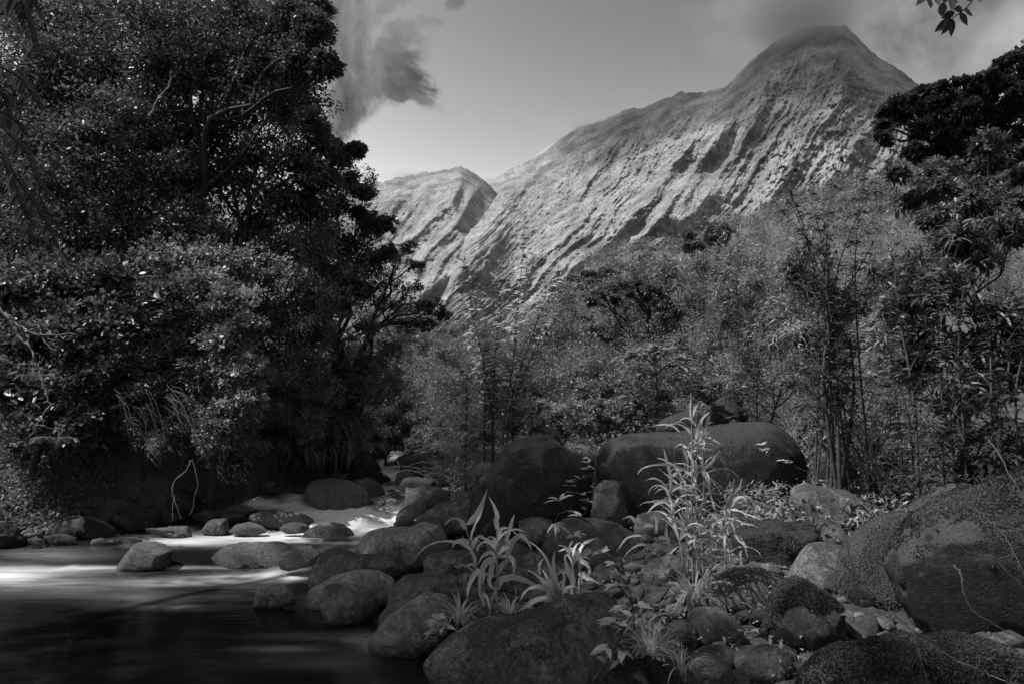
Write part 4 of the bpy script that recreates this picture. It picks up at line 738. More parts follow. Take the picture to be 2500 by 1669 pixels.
W('tree', 'densely leaved understorey tree under the leaning dark-limbed one', 'tree', gp(560, 12.9), field('P', [(380,480),(470,400),(640,440),(740,500),(800,620),(790,760),(620,760),(480,640)], 22, 45, 80, lambda x, y: 12.9, 6), .06, .034, M_leaf2, trunk_r=.09, nc=48, nl=26, seed=27)
W('tree', 'slender tree filling the dark upper left forest behind the tallest one', 'tree', gp(330, 13.4), field('P', [(0,0),(600,-60),(700,60),(690,260),(600,400),(300,420),(0,380)], 34, 70, 110, lambda x, y: 13.6, 7), .08, .05, M_leaf, trunk_r=.1, nc=46, nl=24, seed=28)
BK = [('fine-leaved shrubbery covering the foot of the left bank under the pale hanging twigs', [(0,900),(300,930),(430,900),(560,960),(600,1060),(480,1090),(300,1060),(150,1110),(0,1100)], 30, lambda x, y: 10.0, M_leaf, 31),
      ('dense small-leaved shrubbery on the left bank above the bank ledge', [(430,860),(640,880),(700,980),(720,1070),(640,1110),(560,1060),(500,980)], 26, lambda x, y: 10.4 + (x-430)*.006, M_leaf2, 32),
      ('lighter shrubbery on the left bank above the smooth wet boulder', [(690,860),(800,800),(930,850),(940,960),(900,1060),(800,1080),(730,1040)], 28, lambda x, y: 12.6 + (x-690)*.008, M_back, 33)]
for lb, poly, n, Yf, mt, sd in BK:
    W('shrub', lb, 'shrub', gp(poly[0][0]*.9396+120, Yf(poly[0][0]+150, 1000)+.3), field('S', poly, n, 32, 58, Yf, sd), .042, .024, mt, trunk_r=.03, nc=40, nl=22, fill=.6, seed=sd)
def hubP(px, py, Y): return azc('P', px, py, Y)
W('tree', 'flat-topped spreading tree with bare forking limbs, right end of the left forest', 'tree', gp(790, 14.5), blobs3('P', [(905,590,38,0),(935,570,24,-.2),(955,610,24,-.2),(890,640,40,0),(940,660,34,-.3),(985,700,30,-.4),(1015,722,18,-.5),(960,705,30,-.2),(900,700,36,0),(925,745,32,.2),(975,745,22,-.2),(860,700,40,.2)], 14.5), .05, .032, M_leaf, trunk_r=.11, nc=36, nl=20, fill=0, seed=5, hub=hubP(850, 770, 14.5), rcf=.26, flat=.6)
W('shrub', 'bright glossy-leaved shrub spilling forward in the middle of the left bank', 'shrub', gp(470, 10.2), blobs3('P', [(470,650,58,0),(520,690,55,-.2),(560,735,45,-.3),(440,740,70,.1),(520,790,65,-.3),(560,850,50,-.5),(480,860,60,-.2),(585,910,34,-.6),(540,930,50,-.4),(470,940,55,-.1),(510,1000,48,-.4),(420,900,55,.2)], 10.2), .062, .042, M_leaf2, trunk_r=.07, nc=50, nl=22, kind='round', seed=6)
W('shrub', 'tall column of fine-leaved foliage right of the bright glossy shrub', 'shrub', gp(680, 12.2), blobs3('P', [(640,560,62,.2),(700,560,55,0),(620,640,66,.1),(700,650,66,-.1),(650,730,68,0),(720,740,60,-.1),(620,810,60,.1),(700,820,66,-.2),(660,890,62,-.2),(730,900,56,0),(640,960,50,-.1),(700,970,50,-.2)], 12.2), .045, .02, M_fine, trunk_r=.07, nc=70, nl=34, seed=7, up=.1, bend=.6)
W('shrub', 'broad-leaved bush in deep shade at the left edge of the bank', 'shrub', gp(110, 9.8), blobs3('P', [(30,660,95,.2),(140,650,95,.3),(250,640,90,.3),(60,780,90,-.1),(180,770,90,0),(290,740,85,.1),(370,680,80,.3),(30,900,80,-.2),(150,880,80,-.1),(250,850,75,0),(90,980,65,-.3),(190,970,60,-.2)], 9.8), .095, .05, M_leaf, trunk_r=.06, nc=42, nl=15, kind='round', seed=8)
W('shrub', 'small-leaved bush between the shaded left bush and the glossy shrub', 'shrub', gp(330, 10.2), blobs3('P', [(340,760,70,.1),(390,820,65,0),(310,850,65,0),(380,600,75,.5),(460,590,70,.6),(290,930,55,-.1),(360,920,50,.1),(550,610,70,.8)], 10.2), .06, .036, M_leaf2, trunk_r=.05, nc=50, nl=20, seed=9)
W('shrub', 'mixed green bush hanging over the bank above the smooth wet boulder', 'shrub', gp(830, 13.6), blobs3('P', [(780,700,50,.2),(840,750,52,.2),(770,800,52,0),(840,830,50,0),(900,800,45,.3),(790,880,50,-.1),(850,900,48,-.1),(770,960,45,-.2),(830,975,42,-.3),(900,880,40,.3)], 13.6), .05, .028, M_leaf2, trunk_r=.06, nc=56, nl=24, seed=10)
W('shrub', 'low leafy bush at the water-worn foot of the far left bank', 'shrub', gp(870, 15.5), blobs3('P', [(900,960,36,0),(860,1000,30,-.1),(930,930,40,.4),(905,1010,24,-.2),(940,985,30,.2)], 15.5), .05, .026, M_back, trunk_r=.04, nc=40, nl=20, seed=11)
# ---- the same forest goes on unseen around the viewer, thickened to shade the foreground
near = [o for o in C.objects if o.get('category') == 'tree']
def forest_copy(src, x, y, sc, rz, label):
    return copy_tree(src, (x, y, max(0.0, float(ground(x, y)))), sc, rz, label)
# ---- background scrub
rgb = np.random.default_rng(31)
def copy_tree(o, loc, sc, rz, label):
    c = o.copy(); C.objects.link(c); c.location = loc; c.scale = (sc, sc, sc); c.rotation_euler = (0, 0, rz); c['label'] = label
    for ch in list(o.children):
        d = ch.copy(); C.objects.link(d); d.parent = c
    return c
G_sc = 'scrub bushes filling the valley floor behind the boulders'
FB = [(-9.0, 2.0, 2.2, 1.5), (2.6, -.2, 1.2, 4.0), (2.2, -2.2, 1.1, 5.0), (5.5, -.8, 1.1, .9), (8.0, 1.5, 1.1, 3.0), (-4.5, -7.0, 1.3, 0.3), (0.0, -5.0, 1.3, 2.1), (3.5, -7.5, 1.4, 1.1), (10.5, -5.0, 1.4, 2.2), (12.0, .5, 1.3, 5.9), (16.0, 5.0, 1.4, 2.9), (10.5, 7.0, 1.0, 4.6), (-9.0, -8.0, 1.4, 5.1), (-1.0, -12.0, 1.6, 3.6), (13.0, -12.0, 1.6, 0.2), (3.0, -4.0, 1.0, 4.0), (7.5, -2.0, 1.05, 5.2), (11.5, 4.0, 1.0, 1.2), (13.5, 10.0, 1.1, 3.3), (-10.5, 1.5, 1.1, 2.7), (6.0, -10.0, 1.2, .6), (-6.0, -10.0, 1.2, 1.9), (-14.0, 7.0, 1.2, 4.4)]  # first, overscale tree added to block the sun from the foreground
for i, (x, y, sc, rz) in enumerate(FB):
    forest_copy(near[i % 3], x, y, sc, rz, 'unseen forest tree closing in and shading the near bank').__setitem__('group', 'forest trees round the near bank')
for i, (x, y, sc) in enumerate([(-13, 15, 1.1), (-10.5, 17, 1.0), (-16, 12, 1.2), (-8.6, 18, .8), (-18, 18, 1.3)]):
    forest_copy(near[(i+1) % 3], x, y, sc, [1.9, 4.0, .4, 2.8, 5.5][i], 'dark tree on the left slope behind the front row of the forest').__setitem__('group', 'trees on the left slope behind the front row')
protos = []
for i in range(4):
    rr = np.random.default_rng(40+i); bl = [(np.array((rr.uniform(-1.1, 1.1), rr.uniform(-1, 1), rr.uniform(.5, 1.9))), rr.uniform(.45, .75)) for _ in range(8)]
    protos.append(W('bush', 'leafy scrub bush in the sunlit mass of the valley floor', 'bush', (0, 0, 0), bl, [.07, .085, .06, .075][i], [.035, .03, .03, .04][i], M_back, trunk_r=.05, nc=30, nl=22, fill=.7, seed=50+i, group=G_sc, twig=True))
spots = []
for (px, Y, s_) in [(940,19,1),(1000,17,1),(1060,19,1.1),(1120,17,1),(1180,18,1.1),(1240,16.5,1),(1300,18,1.1),(1360,16,1),(1420,17,1.2),(1480,15.5,1.1),(1540,17,1.2),(1600,16,1.1),
                    (970,25,1.4),(1050,27,1.5),(1130,25,1.4),(1210,26,1.5),(1290,24,1.5),(1370,25,1.6),(1450,23,1.5),(1530,22,1.5),(1610,23,1.6),(1690,20,1.4),
                    (960,38,2.1),(1060,42,2.3),(1160,38,2.1),(1260,36,2.1),(1350,38,2.4),(1440,36,2.6),(1540,34,2.7),(1640,30,2.7),(1740,26,2.2),(1830,22,1.8),
                    (1000,62,3.2),(1120,66,3.2),(1230,60,3.2),(900,30,1.6),(880,45,2.4),(1310,52,3.0)]:
    spots.append((px, Y, s_*(.62 if Y > 30 and px < 1350 else .8 if Y > 24 and px < 1350 else .9)))
for i, (px, Y, s_) in enumerate(spots):
    x = azc('P', px, 900, Y)[0] + rgb.uniform(-.2, .2); loc = (x, Y, float(min(ground(x, Y), 14)) - .1); o = protos[i % 4]; rz = rgb.uniform(0, 6.3)
    nm_ = 'near row of leafy scrub just behind the big boulders' if Y < 21 else 'middle row of leafy scrub on the valley floor' if Y < 31 else 'far row of leafy scrub at the foot of the mountain'
    lab_ = 'bush in the ' + nm_
    if i < 4: o['label'] = lab_; o['group'] = nm_; o.location = loc; o.scale = (s_,)*3; o.rotation_euler = (0, 0, rz)
    else: copy_tree(o, loc, s_, rz, lab_)['group'] = nm_
for i in range(16):
    x, y = rgb.uniform(9.5, 24), rgb.uniform(6, 24)
    if x < .82*y: continue
    copy_tree(protos[i % 4], (x, y, float(ground(x, y)) - .1), rgb.uniform(1.0, 1.5), rgb.uniform(0, 6), 'scrub bush going on beyond the right side of the view')['group'] = 'scrub beyond the right side of the view'
W('tree', 'dark crooked-limbed tree standing clear in the middle distance right of centre', 'tree', gp(1505, 22), blobs3('R', [(520,680,70,0),(600,640,60,.3),(700,620,75,0),(800,600,75,.3),(900,640,75,-.3),(990,680,70,0),(1060,760,75,0),(1120,830,65,.2),(860,730,70,.4),(960,780,60,-.3),(460,740,60,-.4),(650,740,55,.5),(560,1010,80,-.4),(480,960,80,0),(660,1060,60,-.6),(740,680,50,-.3)], 22), .085, .05, M_leaf, trunk_r=.2, nc=34, nl=24, fill=.7, seed=12, hub=azc('R', 900, 1000, 22), flat=.6, rcf=.3)
W('tree', 'rounded tree behind and left of the crooked-limbed tree', 'tree', gp(1390, 27), blobs3('R', [(330,850,90,0),(420,920,95,0),(280,950,85,0),(380,1030,95,-.5),(500,1090,80,-1),(260,1060,80,-.5),(560,900,70,1),(700,980,80,1),(640,880,60,1.2)], 27), .1, .06, M_back, trunk_r=.2, nc=46, nl=24, seed=13)
W('tree', 'rounded tree behind and right of the crooked-limbed tree', 'tree', gp(1600, 27), blobs3('R', [(1180,700,90,0),(1120,620,80,.5),(1240,820,90,0),(1150,930,95,-.3),(1040,960,80,.3),(1260,960,90,0),(1180,1060,90,-.5),(1060,1080,80,0)], 27), .1, .055, M_leaf, trunk_r=.2, nc=46, nl=24, seed=14)
W('tree', 'flat layered umbrella tree high behind the crooked-limbed tree', 'tree', (azc('R', 560, 900, 75)[0], 75, 12), blobs3('R', [(330,560,60,0),(420,530,60,-2),(520,545,60,2),(620,520,60,0),(700,490,55,1),(460,600,60,-2),(350,640,60,0),(560,500,50,0),(280,690,60,0),(400,700,60,-2)], 75), .32, .12, M_leaf, trunk_r=.35, nc=60, nl=22, fill=.5, seed=15, flat=.22, hub=azc('R', 520, 660, 75), rcf=.2)
for i, (x, y, r, Y, lb) in enumerate([(900, 480, 90, 60, 'dark-topped tree on the hill right above the crooked-limbed tree'), (1240, 270, 95, 70, 'dark tree on the hill skyline against the bright slope'), (1420, 230, 90, 48, 'tree at the top of the hill beside the tall right-hand stems'), (1050, 540, 90, 50, 'rounded hillside tree just above the crooked-limbed tree')]):
    rr = np.random.default_rng(60+i)
    W('tree', lb, 'tree', (azc('R', x, y, Y)[0], Y, float(azc('R', x, y+r*2.2, Y)[2])), blobs3('R', [(x+rr.uniform(-r, r)*.8, y+rr.uniform(-r, r)*.7, r*rr.uniform(.45, .7), rr.uniform(-1, 1)) for _ in range(9)], Y), .22, .13, M_leaf, trunk_r=.2, nc=26, nl=20, seed=70+i)
# ---- right side
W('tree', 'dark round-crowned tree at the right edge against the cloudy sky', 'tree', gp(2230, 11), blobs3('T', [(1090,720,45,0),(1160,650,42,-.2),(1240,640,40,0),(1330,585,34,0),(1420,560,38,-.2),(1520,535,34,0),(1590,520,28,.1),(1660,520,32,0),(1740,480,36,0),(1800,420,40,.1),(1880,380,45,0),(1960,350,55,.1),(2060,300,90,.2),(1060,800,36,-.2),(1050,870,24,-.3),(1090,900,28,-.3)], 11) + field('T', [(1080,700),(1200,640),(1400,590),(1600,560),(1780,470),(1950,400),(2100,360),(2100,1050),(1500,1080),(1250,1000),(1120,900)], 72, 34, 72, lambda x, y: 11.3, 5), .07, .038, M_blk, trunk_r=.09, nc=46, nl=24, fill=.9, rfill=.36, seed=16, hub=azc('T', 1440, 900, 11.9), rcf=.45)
W('shrub', 'dense leafy shrub under the dark round-crowned tree at the right edge', 'shrub', gp(2260, 9.8), field('T', [(1080,1020),(1250,950),(1450,960),(1700,880),(2050,820),(2050,1500),(1600,1560),(1300,1450),(1150,1250)], 26, 70, 120, lambda x, y: 9.8, 4), .10, .036, M_leaf, trunk_r=.04, nc=36, nl=15, fill=.6, seed=17, bend=.3, rnd=1.3, outw=.3, kind='long')
W('thicket', 'tall long-leaved thicket filling the right side above the hulking boulder', 'thicket', gp(2200, 8.7), field('H', [(1500,80),(1750,-60),(2050,-160),(2400,-200),(2400,900),(2150,980),(1850,900),(1650,860),(1450,640)], 34, 90, 165, lambda x, y: 9.3-(x-1500)*.0009, 1), .16, .032, M_leaf, trunk_r=.03, nc=34, nl=13, fill=.5, seed=18, bend=.35, rnd=1.3, outw=.25, kind='long', rcf=.42, up=.4)
W('thicket', 'bamboo-like thicket with narrow leaves behind the giant boulder', 'thicket', gp(1760, 13.5), field('H', [(60,380),(250,120),(450,60),(600,-60),(760,20),(900,-40),(1100,80),(1300,20),(1550,120),(1500,620),(1100,650),(700,720),(350,760),(150,650)], 40, 75, 140, lambda x, y: 14.5-x*.0022, 2), .14, .022, M_leaf2, trunk_r=.03, nc=40, nl=13, fill=.5, seed=19, bend=.35, rnd=1.3, outw=.25, kind='long', rcf=.45, up=.4)
W('thicket', 'sunny undergrowth of pale blades and herbs right of the giant boulder', 'thicket', gp(1830, 11), field('H', [(300,850),(500,700),(800,640),(1100,600),(1500,560),(1750,700),(1900,900),(1900,1380),(1500,1420),(1100,1380),(930,1200),(900,1000),(600,980)], 40, 50, 120, lambda x, y: 12.2-(y-650)*.0042, 3), .10, .02, M_back, trunk_r=.03, nc=26, nl=12, fill=.4, seed=20, bend=.3, rnd=1.3, outw=.2, kind='long', rcf=.5, up=.6)
W('shrub', 'fine twiggy pale shrub on the stream bank left of the peaked boulder', 'shrub', gp(1060, 12), blobs3('D', [(700,700,90,0),(800,650,90,.3),(620,800,80,0),(760,800,90,-.2),(900,760,90,0),(980,850,80,0),(850,900,90,-.3),(680,900,80,-.2),(600,930,60,0),(760,1000,80,-.5),(900,1000,70,-.4),(1000,960,60,-.3)], 12), .05, .012, M_back, bark=M_dry, trunk_r=.03, nc=46, nl=14, fill=0, seed=22, rcf=.36, bend=.3, kind='simple')
W('bush', 'round-leaved bush behind the peaked boulder, right of the tall centre stems', 'bush', gp(1290, 13.5), blobs3('D', [(1250,800,90,.3),(1350,760,90,.5),(1450,820,90,.2),(1550,780,90,.5),(1330,880,70,0),(1480,900,70,0),(1620,860,80,.2),(1700,780,90,.6),(1180,880,70,0)], 13.5), .055, .03, M_back, trunk_r=.04, nc=46, nl=20, seed=23)
W('bush', 'dense bush behind the giant flat boulder below the crooked-limbed tree', 'bush', gp(1450, 14.5), blobs3('D', [(1750,640,100,.4),(1850,600,100,.8),(1950,700,100,.2),(1850,760,90,0),(2050,780,90,.2),(1780,850,80,-.2),(1950,860,80,0),(2130,700,80,.4),(1650,640,90,.8)], 14.5), .065, .035, M_leaf2, trunk_r=.05, nc=46, nl=20, seed=24)
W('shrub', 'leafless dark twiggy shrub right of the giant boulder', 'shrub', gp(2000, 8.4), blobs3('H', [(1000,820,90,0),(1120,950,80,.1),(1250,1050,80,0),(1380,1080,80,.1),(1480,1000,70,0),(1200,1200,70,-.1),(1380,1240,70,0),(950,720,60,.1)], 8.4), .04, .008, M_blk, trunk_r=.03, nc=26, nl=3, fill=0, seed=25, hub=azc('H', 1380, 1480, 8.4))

# ---- tall leafy stems
def tall_stem(name, label, cat, reg, pts, Y, leafL, leafW, mat, r0=.018, first=.25, nb=26, blen=.5, seed=0, group=None, tip=.06):
    rng = np.random.default_rng(seed); root = None; stems = Tubes(); lv = Leaves(); 
    for si, line in enumerate(pts):
        yy = Y + (line[0] if isinstance(line[0], (int, float)) else 0); ln = [p for p in line if not isinstance(p, (int, float))]
        W3 = [azc(reg, x, y, yy + .12*k) for k, (x, y) in enumerate(ln)]
        g0 = W3[0].copy(); g0[2] = float(ground(g0[0], g0[1])) - .05
        if W3[0][2] > g0[2] + .1: W3.insert(0, g0)
        if root is None:
            base = np.array(W3[0]); base[2] = min(base[2], float(ground(base[0], base[1]))+.3); root = thing(name, base, label, cat, group)
        P = smooth_path(W3, 26); L = np.linalg.norm(np.diff(P, axis=0), axis=1).sum(); stems.add(P, np.linspace(r0, r0*.2, 26), 6)
        for k in range(nb):
            f = first + (1-first)*(k+.5)/nb; q = P[min(25, int(f*25))]; T = unit(P[min(25, int(f*25)+1)]-P[max(0, int(f*25)-1)])
            a = k*2.4 + rng.uniform(-.3, .3); h = np.array((cos(a), sin(a), 0)); bl = blen*(1.18-f)*rng.uniform(.6, 1.2)
            D = unit(h*.8 + T*.9)
            nlf = max(5, int(bl/leafL*4)+3)
            if bl > .12: 
                e = q + D*bl; bp_ = wiggle(q, e, 6, .05, rng, -.06); stems.add(bp_, np.linspace(r0*.35, r0*.12, 6), 4)
            else: bp_ = np.array([q]*6)
            ii = rng.integers(1, 6, nlf) if bl > .12 else np.zeros(nlf, int); pp = bp_[ii]
            ang = rng.uniform(0, 2*pi, nlf); dd = D*.5 + np.stack([np.cos(ang), np.sin(ang), np.full(nlf, .05)], -1)*.8
            lv.add(pp, dd, np.tile((0, 0, 1.0), (nlf, 1)) + rng.normal(0, .3, (nlf, 3)), leafL*rng.uniform(.6, 1.15, nlf)*(1.1-.45*f), leafW*rng.uniform(.8, 1.2, nlf), 'long', .55, rng=rng)
        lv.add(np.repeat(P[-1:], 5, 0), rng.normal(0, .5, (5, 3)) + np.array((0, 0, .9)), rng.normal(0, 1, (5, 3)), leafL*.6, leafW*.7, 'long', .3, rng=rng)
    link('stem', stems.mesh('stem', M_stem, root.location), root); link('foliage', lv.mesh('foliage', mat, root.location), root, kind='stuff')
    return root
tall_stem('tall_shrub', 'group of tall straight stems with drooping pointed leaves at the centre', 'tall shrub', 'D', [[(1125,880),(1150,700),(1185,450),(1210,150),(1228,-40),(1240,-160),(1250,-300),(1254,-430)], [.1,(1040,760),(1010,560),(960,330),(915,120),(905,0),(880,-110),(868,-160)], [.15,(1150,860),(1200,600),(1290,350),(1360,160),(1440,20),(1470,-90),(1470,-130)], [.3,(1060,640),(1070,400),(1100,100),(1060,-60)], [-.2,(880,900),(880,620),(830,500),(800,470)], [.4,(1000,700),(990,400),(1010,240)], [.5,(1200,700),(1290,480),(1390,300),(1480,180)]], 11.2, .27, .062, M_plume, .02, .3, 44, .42, 1)
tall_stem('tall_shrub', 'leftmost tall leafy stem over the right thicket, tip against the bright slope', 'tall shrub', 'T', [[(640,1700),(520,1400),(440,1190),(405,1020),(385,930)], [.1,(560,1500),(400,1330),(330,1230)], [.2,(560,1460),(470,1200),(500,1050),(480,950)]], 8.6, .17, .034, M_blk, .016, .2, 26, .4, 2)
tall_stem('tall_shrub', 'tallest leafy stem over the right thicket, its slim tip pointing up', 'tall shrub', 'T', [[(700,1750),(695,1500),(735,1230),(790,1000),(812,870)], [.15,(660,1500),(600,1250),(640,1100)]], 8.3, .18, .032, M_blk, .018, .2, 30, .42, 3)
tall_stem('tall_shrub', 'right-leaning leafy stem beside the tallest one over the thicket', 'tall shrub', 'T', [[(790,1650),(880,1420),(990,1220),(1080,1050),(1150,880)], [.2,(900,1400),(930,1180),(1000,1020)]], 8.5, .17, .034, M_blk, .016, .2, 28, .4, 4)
tall_stem('tall_shrub', 'thick upright dark stem in the right thicket with crossing side stems', 'tall shrub', 'H', [[(1160,1150),(1150,900),(1125,600),(1115,300),(1095,60),(1090,-60)], [.1,(1120,480),(1180,340),(1290,160),(1380,0)], [.15,(1120,420),(1000,300),(880,240),(800,150)]], 8.2, .17, .034, M_leaf, .028, .35, 26, .45, 5)
tall_stem('tall_shrub', 'slender dark stem left of the thick upright one, in front of the hill', 'tall shrub', 'R', [[(1600,1500),(1580,1200),(1565,900),(1570,500),(1580,80)], [.1,(1720,1400),(1740,1150),(1790,900),(1840,700)], [.2,(1640,1300),(1660,1000),(1690,700)]], 12.5, .16, .026, M_leaf, .02, .15, 40, .4, 6)
tall_stem('tall_shrub', 'shaded stems with long leaves near the right edge', 'tall shrub', 'H', [[(1640,950),(1610,750),(1560,500),(1530,200),(1500,50)], [.1,(1950,1000),(1930,800),(1940,500),(1960,300)], [-.4,(2200,1000),(2250,700),(2120,450),(1980,200)], [-.5,(2300,900),(2350,500),(2250,300)], [-.3,(2140,900),(2135,600),(2130,300)]], 7.6, .2, .04, M_blk, .02, .15, 26, .45, 7)

XS = [(1500, 560, 1560, 880, 13.0, 'first'), (1700, 545, 1690, 940, 12.2, ''), (1790, 500, 1830, 960, 10.5, ''), (1880, 560, 1850, 1000, 10.0, ''), (2010, 470, 2040, 1050, 9.3, ''), (2090, 560, 2120, 1080, 8.8, ''), (2190, 600, 2200, 1080, 8.2, ''), (2330, 520, 2300, 1050, 7.8, ''), (2440, 640, 2420, 1080, 7.5, ''), (1960, 640, 1990, 1040, 9.0, '')]
XL_ = ['slender leafy stem at the left end of the bamboo-like thicket', 'thin leafy stem rising behind the domed mossy boulder', 'leafy stem just right of the domed mossy boulder, tip below the leftmost tall stem', 'short leafy stem under the leftmost tall stem', 'leafy stem between the right-leaning stem and the dark crown', 'leafy stem under the left edge of the dark round crown', 'leafy stem left of the ferns under the dark round crown', 'long-leaved stem crossing the shaded shrub near the right edge', 'last leafy stem before the right edge', 'leafy stem beside the thick upright dark stem']
for i, (tx, ty, bx, by, Yx, _) in enumerate(XS):
    if i in (3, 5, 8, 9): continue
    rr = np.random.default_rng(400+i); mx_, my_ = (tx+bx)/2 + rr.uniform(-25, 25), (ty+by)/2
    ln_ = [[(bx, by), ((bx+mx_)/2, (by+my_)/2), (mx_, my_), ((tx+mx_)/2+rr.uniform(-8, 8), (ty+my_)/2), (tx, ty)]]
    for q in range(1): ln_.append([.1+.1*q, (bx+rr.uniform(-20, 20), by-60), (mx_+rr.uniform(-50, 50), my_), (tx+rr.uniform(-70, 70), ty+rr.uniform(30, 130))])
    tall_stem('tall_shrub', XL_[i], 'tall shrub', 'S', ln_, Yx, .155, .026, [M_leaf, M_leaf2][i % 2], .009, .04, 30, .4, 500+i)

# ---------------------------------------------------------------- strap leaves of maize and cane, leaf by leaf
def strap(P3, w, tilt=.5, seed=0, curl=.18):
    rng = np.random.default_rng(seed); n = 12; P = smooth_path(P3, n); t = np.linspace(0, 1, n)
    T = unit(np.gradient(P, axis=0)); face = unit(np.array((rng.uniform(-.5, .5), -1, rng.uniform(.1, .9)))); Sd = unit(np.cross(T, face))
    U_ = np.cross(Sd, T); a = tilt*np.sin(t*pi*1.3 + seed)[:, None]; Sd, U_ = Sd*np.cos(a) + U_*np.sin(a), U_*np.cos(a) - Sd*np.sin(a)
    prof = (np.clip(t*6+.35, 0, 1)**.7)*(1-t**2.2)**.8; prof[-1] = .02
    wv = w*.5*prof
    e = 1 + .12*np.sin(t*23+seed)
    L = P + Sd*(wv*e)[:, None] + U_*(wv*.35)[:, None] ; R = P - Sd*(wv*(2-e))[:, None] + U_*(wv*.35)[:, None]
    L[:, 2] += .05*w*np.sin(t*29+seed); R[:, 2] += .05*w*np.cos(t*31+seed)
    V = np.stack([L, P, R], 1).reshape(-1, 3); Fc = []
    for i in range(n-1):
        k = i*3; Fc += [(k, k+1, k+4, k+3), (k+1, k+2, k+5, k+4)]
    return V, np.array(Fc)
def reed(name, label, cat, reg, Y, stems, leaves, mat, stem_r=.011, seed=0, rand=0, randlen=.4, extra_w=1.0):
    """stems: polylines in the picture; leaves: (width_px, depth_run, [points])"""
    rng = np.random.default_rng(seed); S3 = []
    for st in stems:
        S3.append(smooth_path([azc(reg, x, y, Y + (st[0] if isinstance(st[0], (int, float)) else 0)) for x, y in [p for p in st if not isinstance(p, (int, float))]], 16))
    base = S3[0][0].copy(); root = thing(name, base, label, cat)
    for P in S3:
        tb = Tubes(); R = np.linspace(stem_r, stem_r*.35, 16)*(1+.15*(np.arange(16) % 3 == 0)); tb.add(P, R, 7); link('stem', tb.mesh('stem', M_dry if mat is M_cane else M_stem, base), root)
    sc = Y/F/ZOOM[reg][2]; k = 0
    for (wp, dy, pts) in leaves:
        n = len(pts); P3 = [azc(reg, x, y, Y + dy*(i/(n-1))**1.0) for i, (x, y) in enumerate(pts)]
        V, Fc = strap(P3, wp*sc*extra_w*.74, .6, seed*31+k); k += 1
        me = mesh_np('leaf', V - base, Fc, mat, True, np.full(len(V), rng.uniform(.75, 1.25))); link('leaf', me, root)
    for j in range(rand):
        P = S3[rng.integers(len(S3))]; i = rng.integers(1, 14); q = P[i]; a = rng.uniform(0, 2*pi); L = randlen*rng.uniform(.5, 1.15); e0 = rng.uniform(.5, 1.35); dr = rng.uniform(1.2, 2.9)
        tt = np.linspace(0, 1, 8); el_ = e0 - dr*tt**1.3; st = L/7; h = np.array((cos(a), sin(a), 0)); P3 = [q]
        for q_ in el_[:-1]: P3.append(P3[-1] + st*(h*cos(q_) + np.array((0, 0, sin(q_)))))
        V, Fc = strap(P3, .035*rng.uniform(.5, 1.2)*extra_w, .6, seed*77+j)
        link('leaf', mesh_np('leaf', V - base, Fc, mat, True, np.full(len(V), rng.uniform(.65, 1.3))), root)
    return root
reed('maize_plant', 'left maize-like plant with broad ribbon leaves behind the broad boulder', 'maize plant', 'E', 5.6,
     [[(740,1230),(745,1000),(745,750),(742,500)], [.1,(665,1180),(640,1050),(580,850),(520,640),(480,470)]],
     [(62,-.15,[(490,450),(560,380),(610,290),(660,150)]),(58,-.1,[(520,585),(545,500),(570,430),(585,400),(640,240)]),(60,-.2,[(480,490),(430,420),(360,405),(292,462)]),
      (48,-.1,[(520,660),(450,610),(380,600),(260,600),(160,630),(48,725)]),(40,.1,[(560,800),(545,720),(500,640),(448,545)]),(60,.1,[(745,495),(735,440),(745,370),(720,290),(672,210)]),(50,.2,[(745,570),(780,490),(850,490),(930,560)]),
      (58,-.1,[(820,600),(850,500),(870,430),(890,360)]),(64,-.15,[(750,710),(810,650),(860,600),(830,600)]),(70,-.2,[(830,720),(880,590),(950,540),(1000,590),(1040,670)]),(44,.1,[(745,740),(730,640),(700,610),(650,625)]),
      (50,-.2,[(740,760),(690,690),(620,720),(575,800)]),(78,-.2,[(740,760),(660,760),(610,850),(590,950),(600,1090)]),(60,-.25,[(600,830),(550,880),(510,960),(490,1080)]),(66,-.1,[(700,760),(690,860),(680,950),(730,1010)]),
      (76,.1,[(740,1010),(780,920),(870,895),(1000,930),(1100,990),(1180,1010)]),(46,-.1,[(560,880),(500,820),(430,790),(380,800)]),(42,.1,[(750,720),(830,720),(880,740),(895,860)]),(40,.2,[(860,720),(890,800),(880,900)]),
      (40,-.15,[(740,1010),(690,1100),(680,1200),(665,1270)]),(46,-.2,[(640,1160),(620,1030),(660,1080),(680,1180)]),(30,.1,[(850,1190),(905,1050),(895,960)]),(30,-.1,[(730,890),(650,880),(560,900)])], M_cane, .011, 1, 10, .28)
reed('maize_plant', 'middle low maize-like plant fanning wide bright leaves', 'maize plant', 'E', 5.5,
     [[(1275,1120),(1255,1060),(1235,1000)]],
     [(66,-.1,[(1250,1040),(1235,900),(1225,800),(1232,670)]),(50,-.1,[(1240,1050),(1300,980),(1310,880),(1250,810)]),(56,.1,[(1230,1040),(1180,980),(1120,920),(1060,870),(990,830)]),(80,-.2,[(1230,1060),(1160,1000),(1080,985),(990,1020),(930,1110)]),
      (84,-.2,[(1240,1090),(1180,1080),(1080,1100),(980,1150),(885,1215)]),(60,.1,[(1240,1050),(1200,960),(1160,880),(1130,830)]),(80,-.2,[(1250,1110),(1200,1090),(1160,1120),(1140,1170)]),(40,.1,[(1240,1000),(1150,720),(1080,640),(1010,590)]),(30,.1,[(1110,880),(1110,780),(1160,720)])], M_cane, .012, 2, 6, .22)
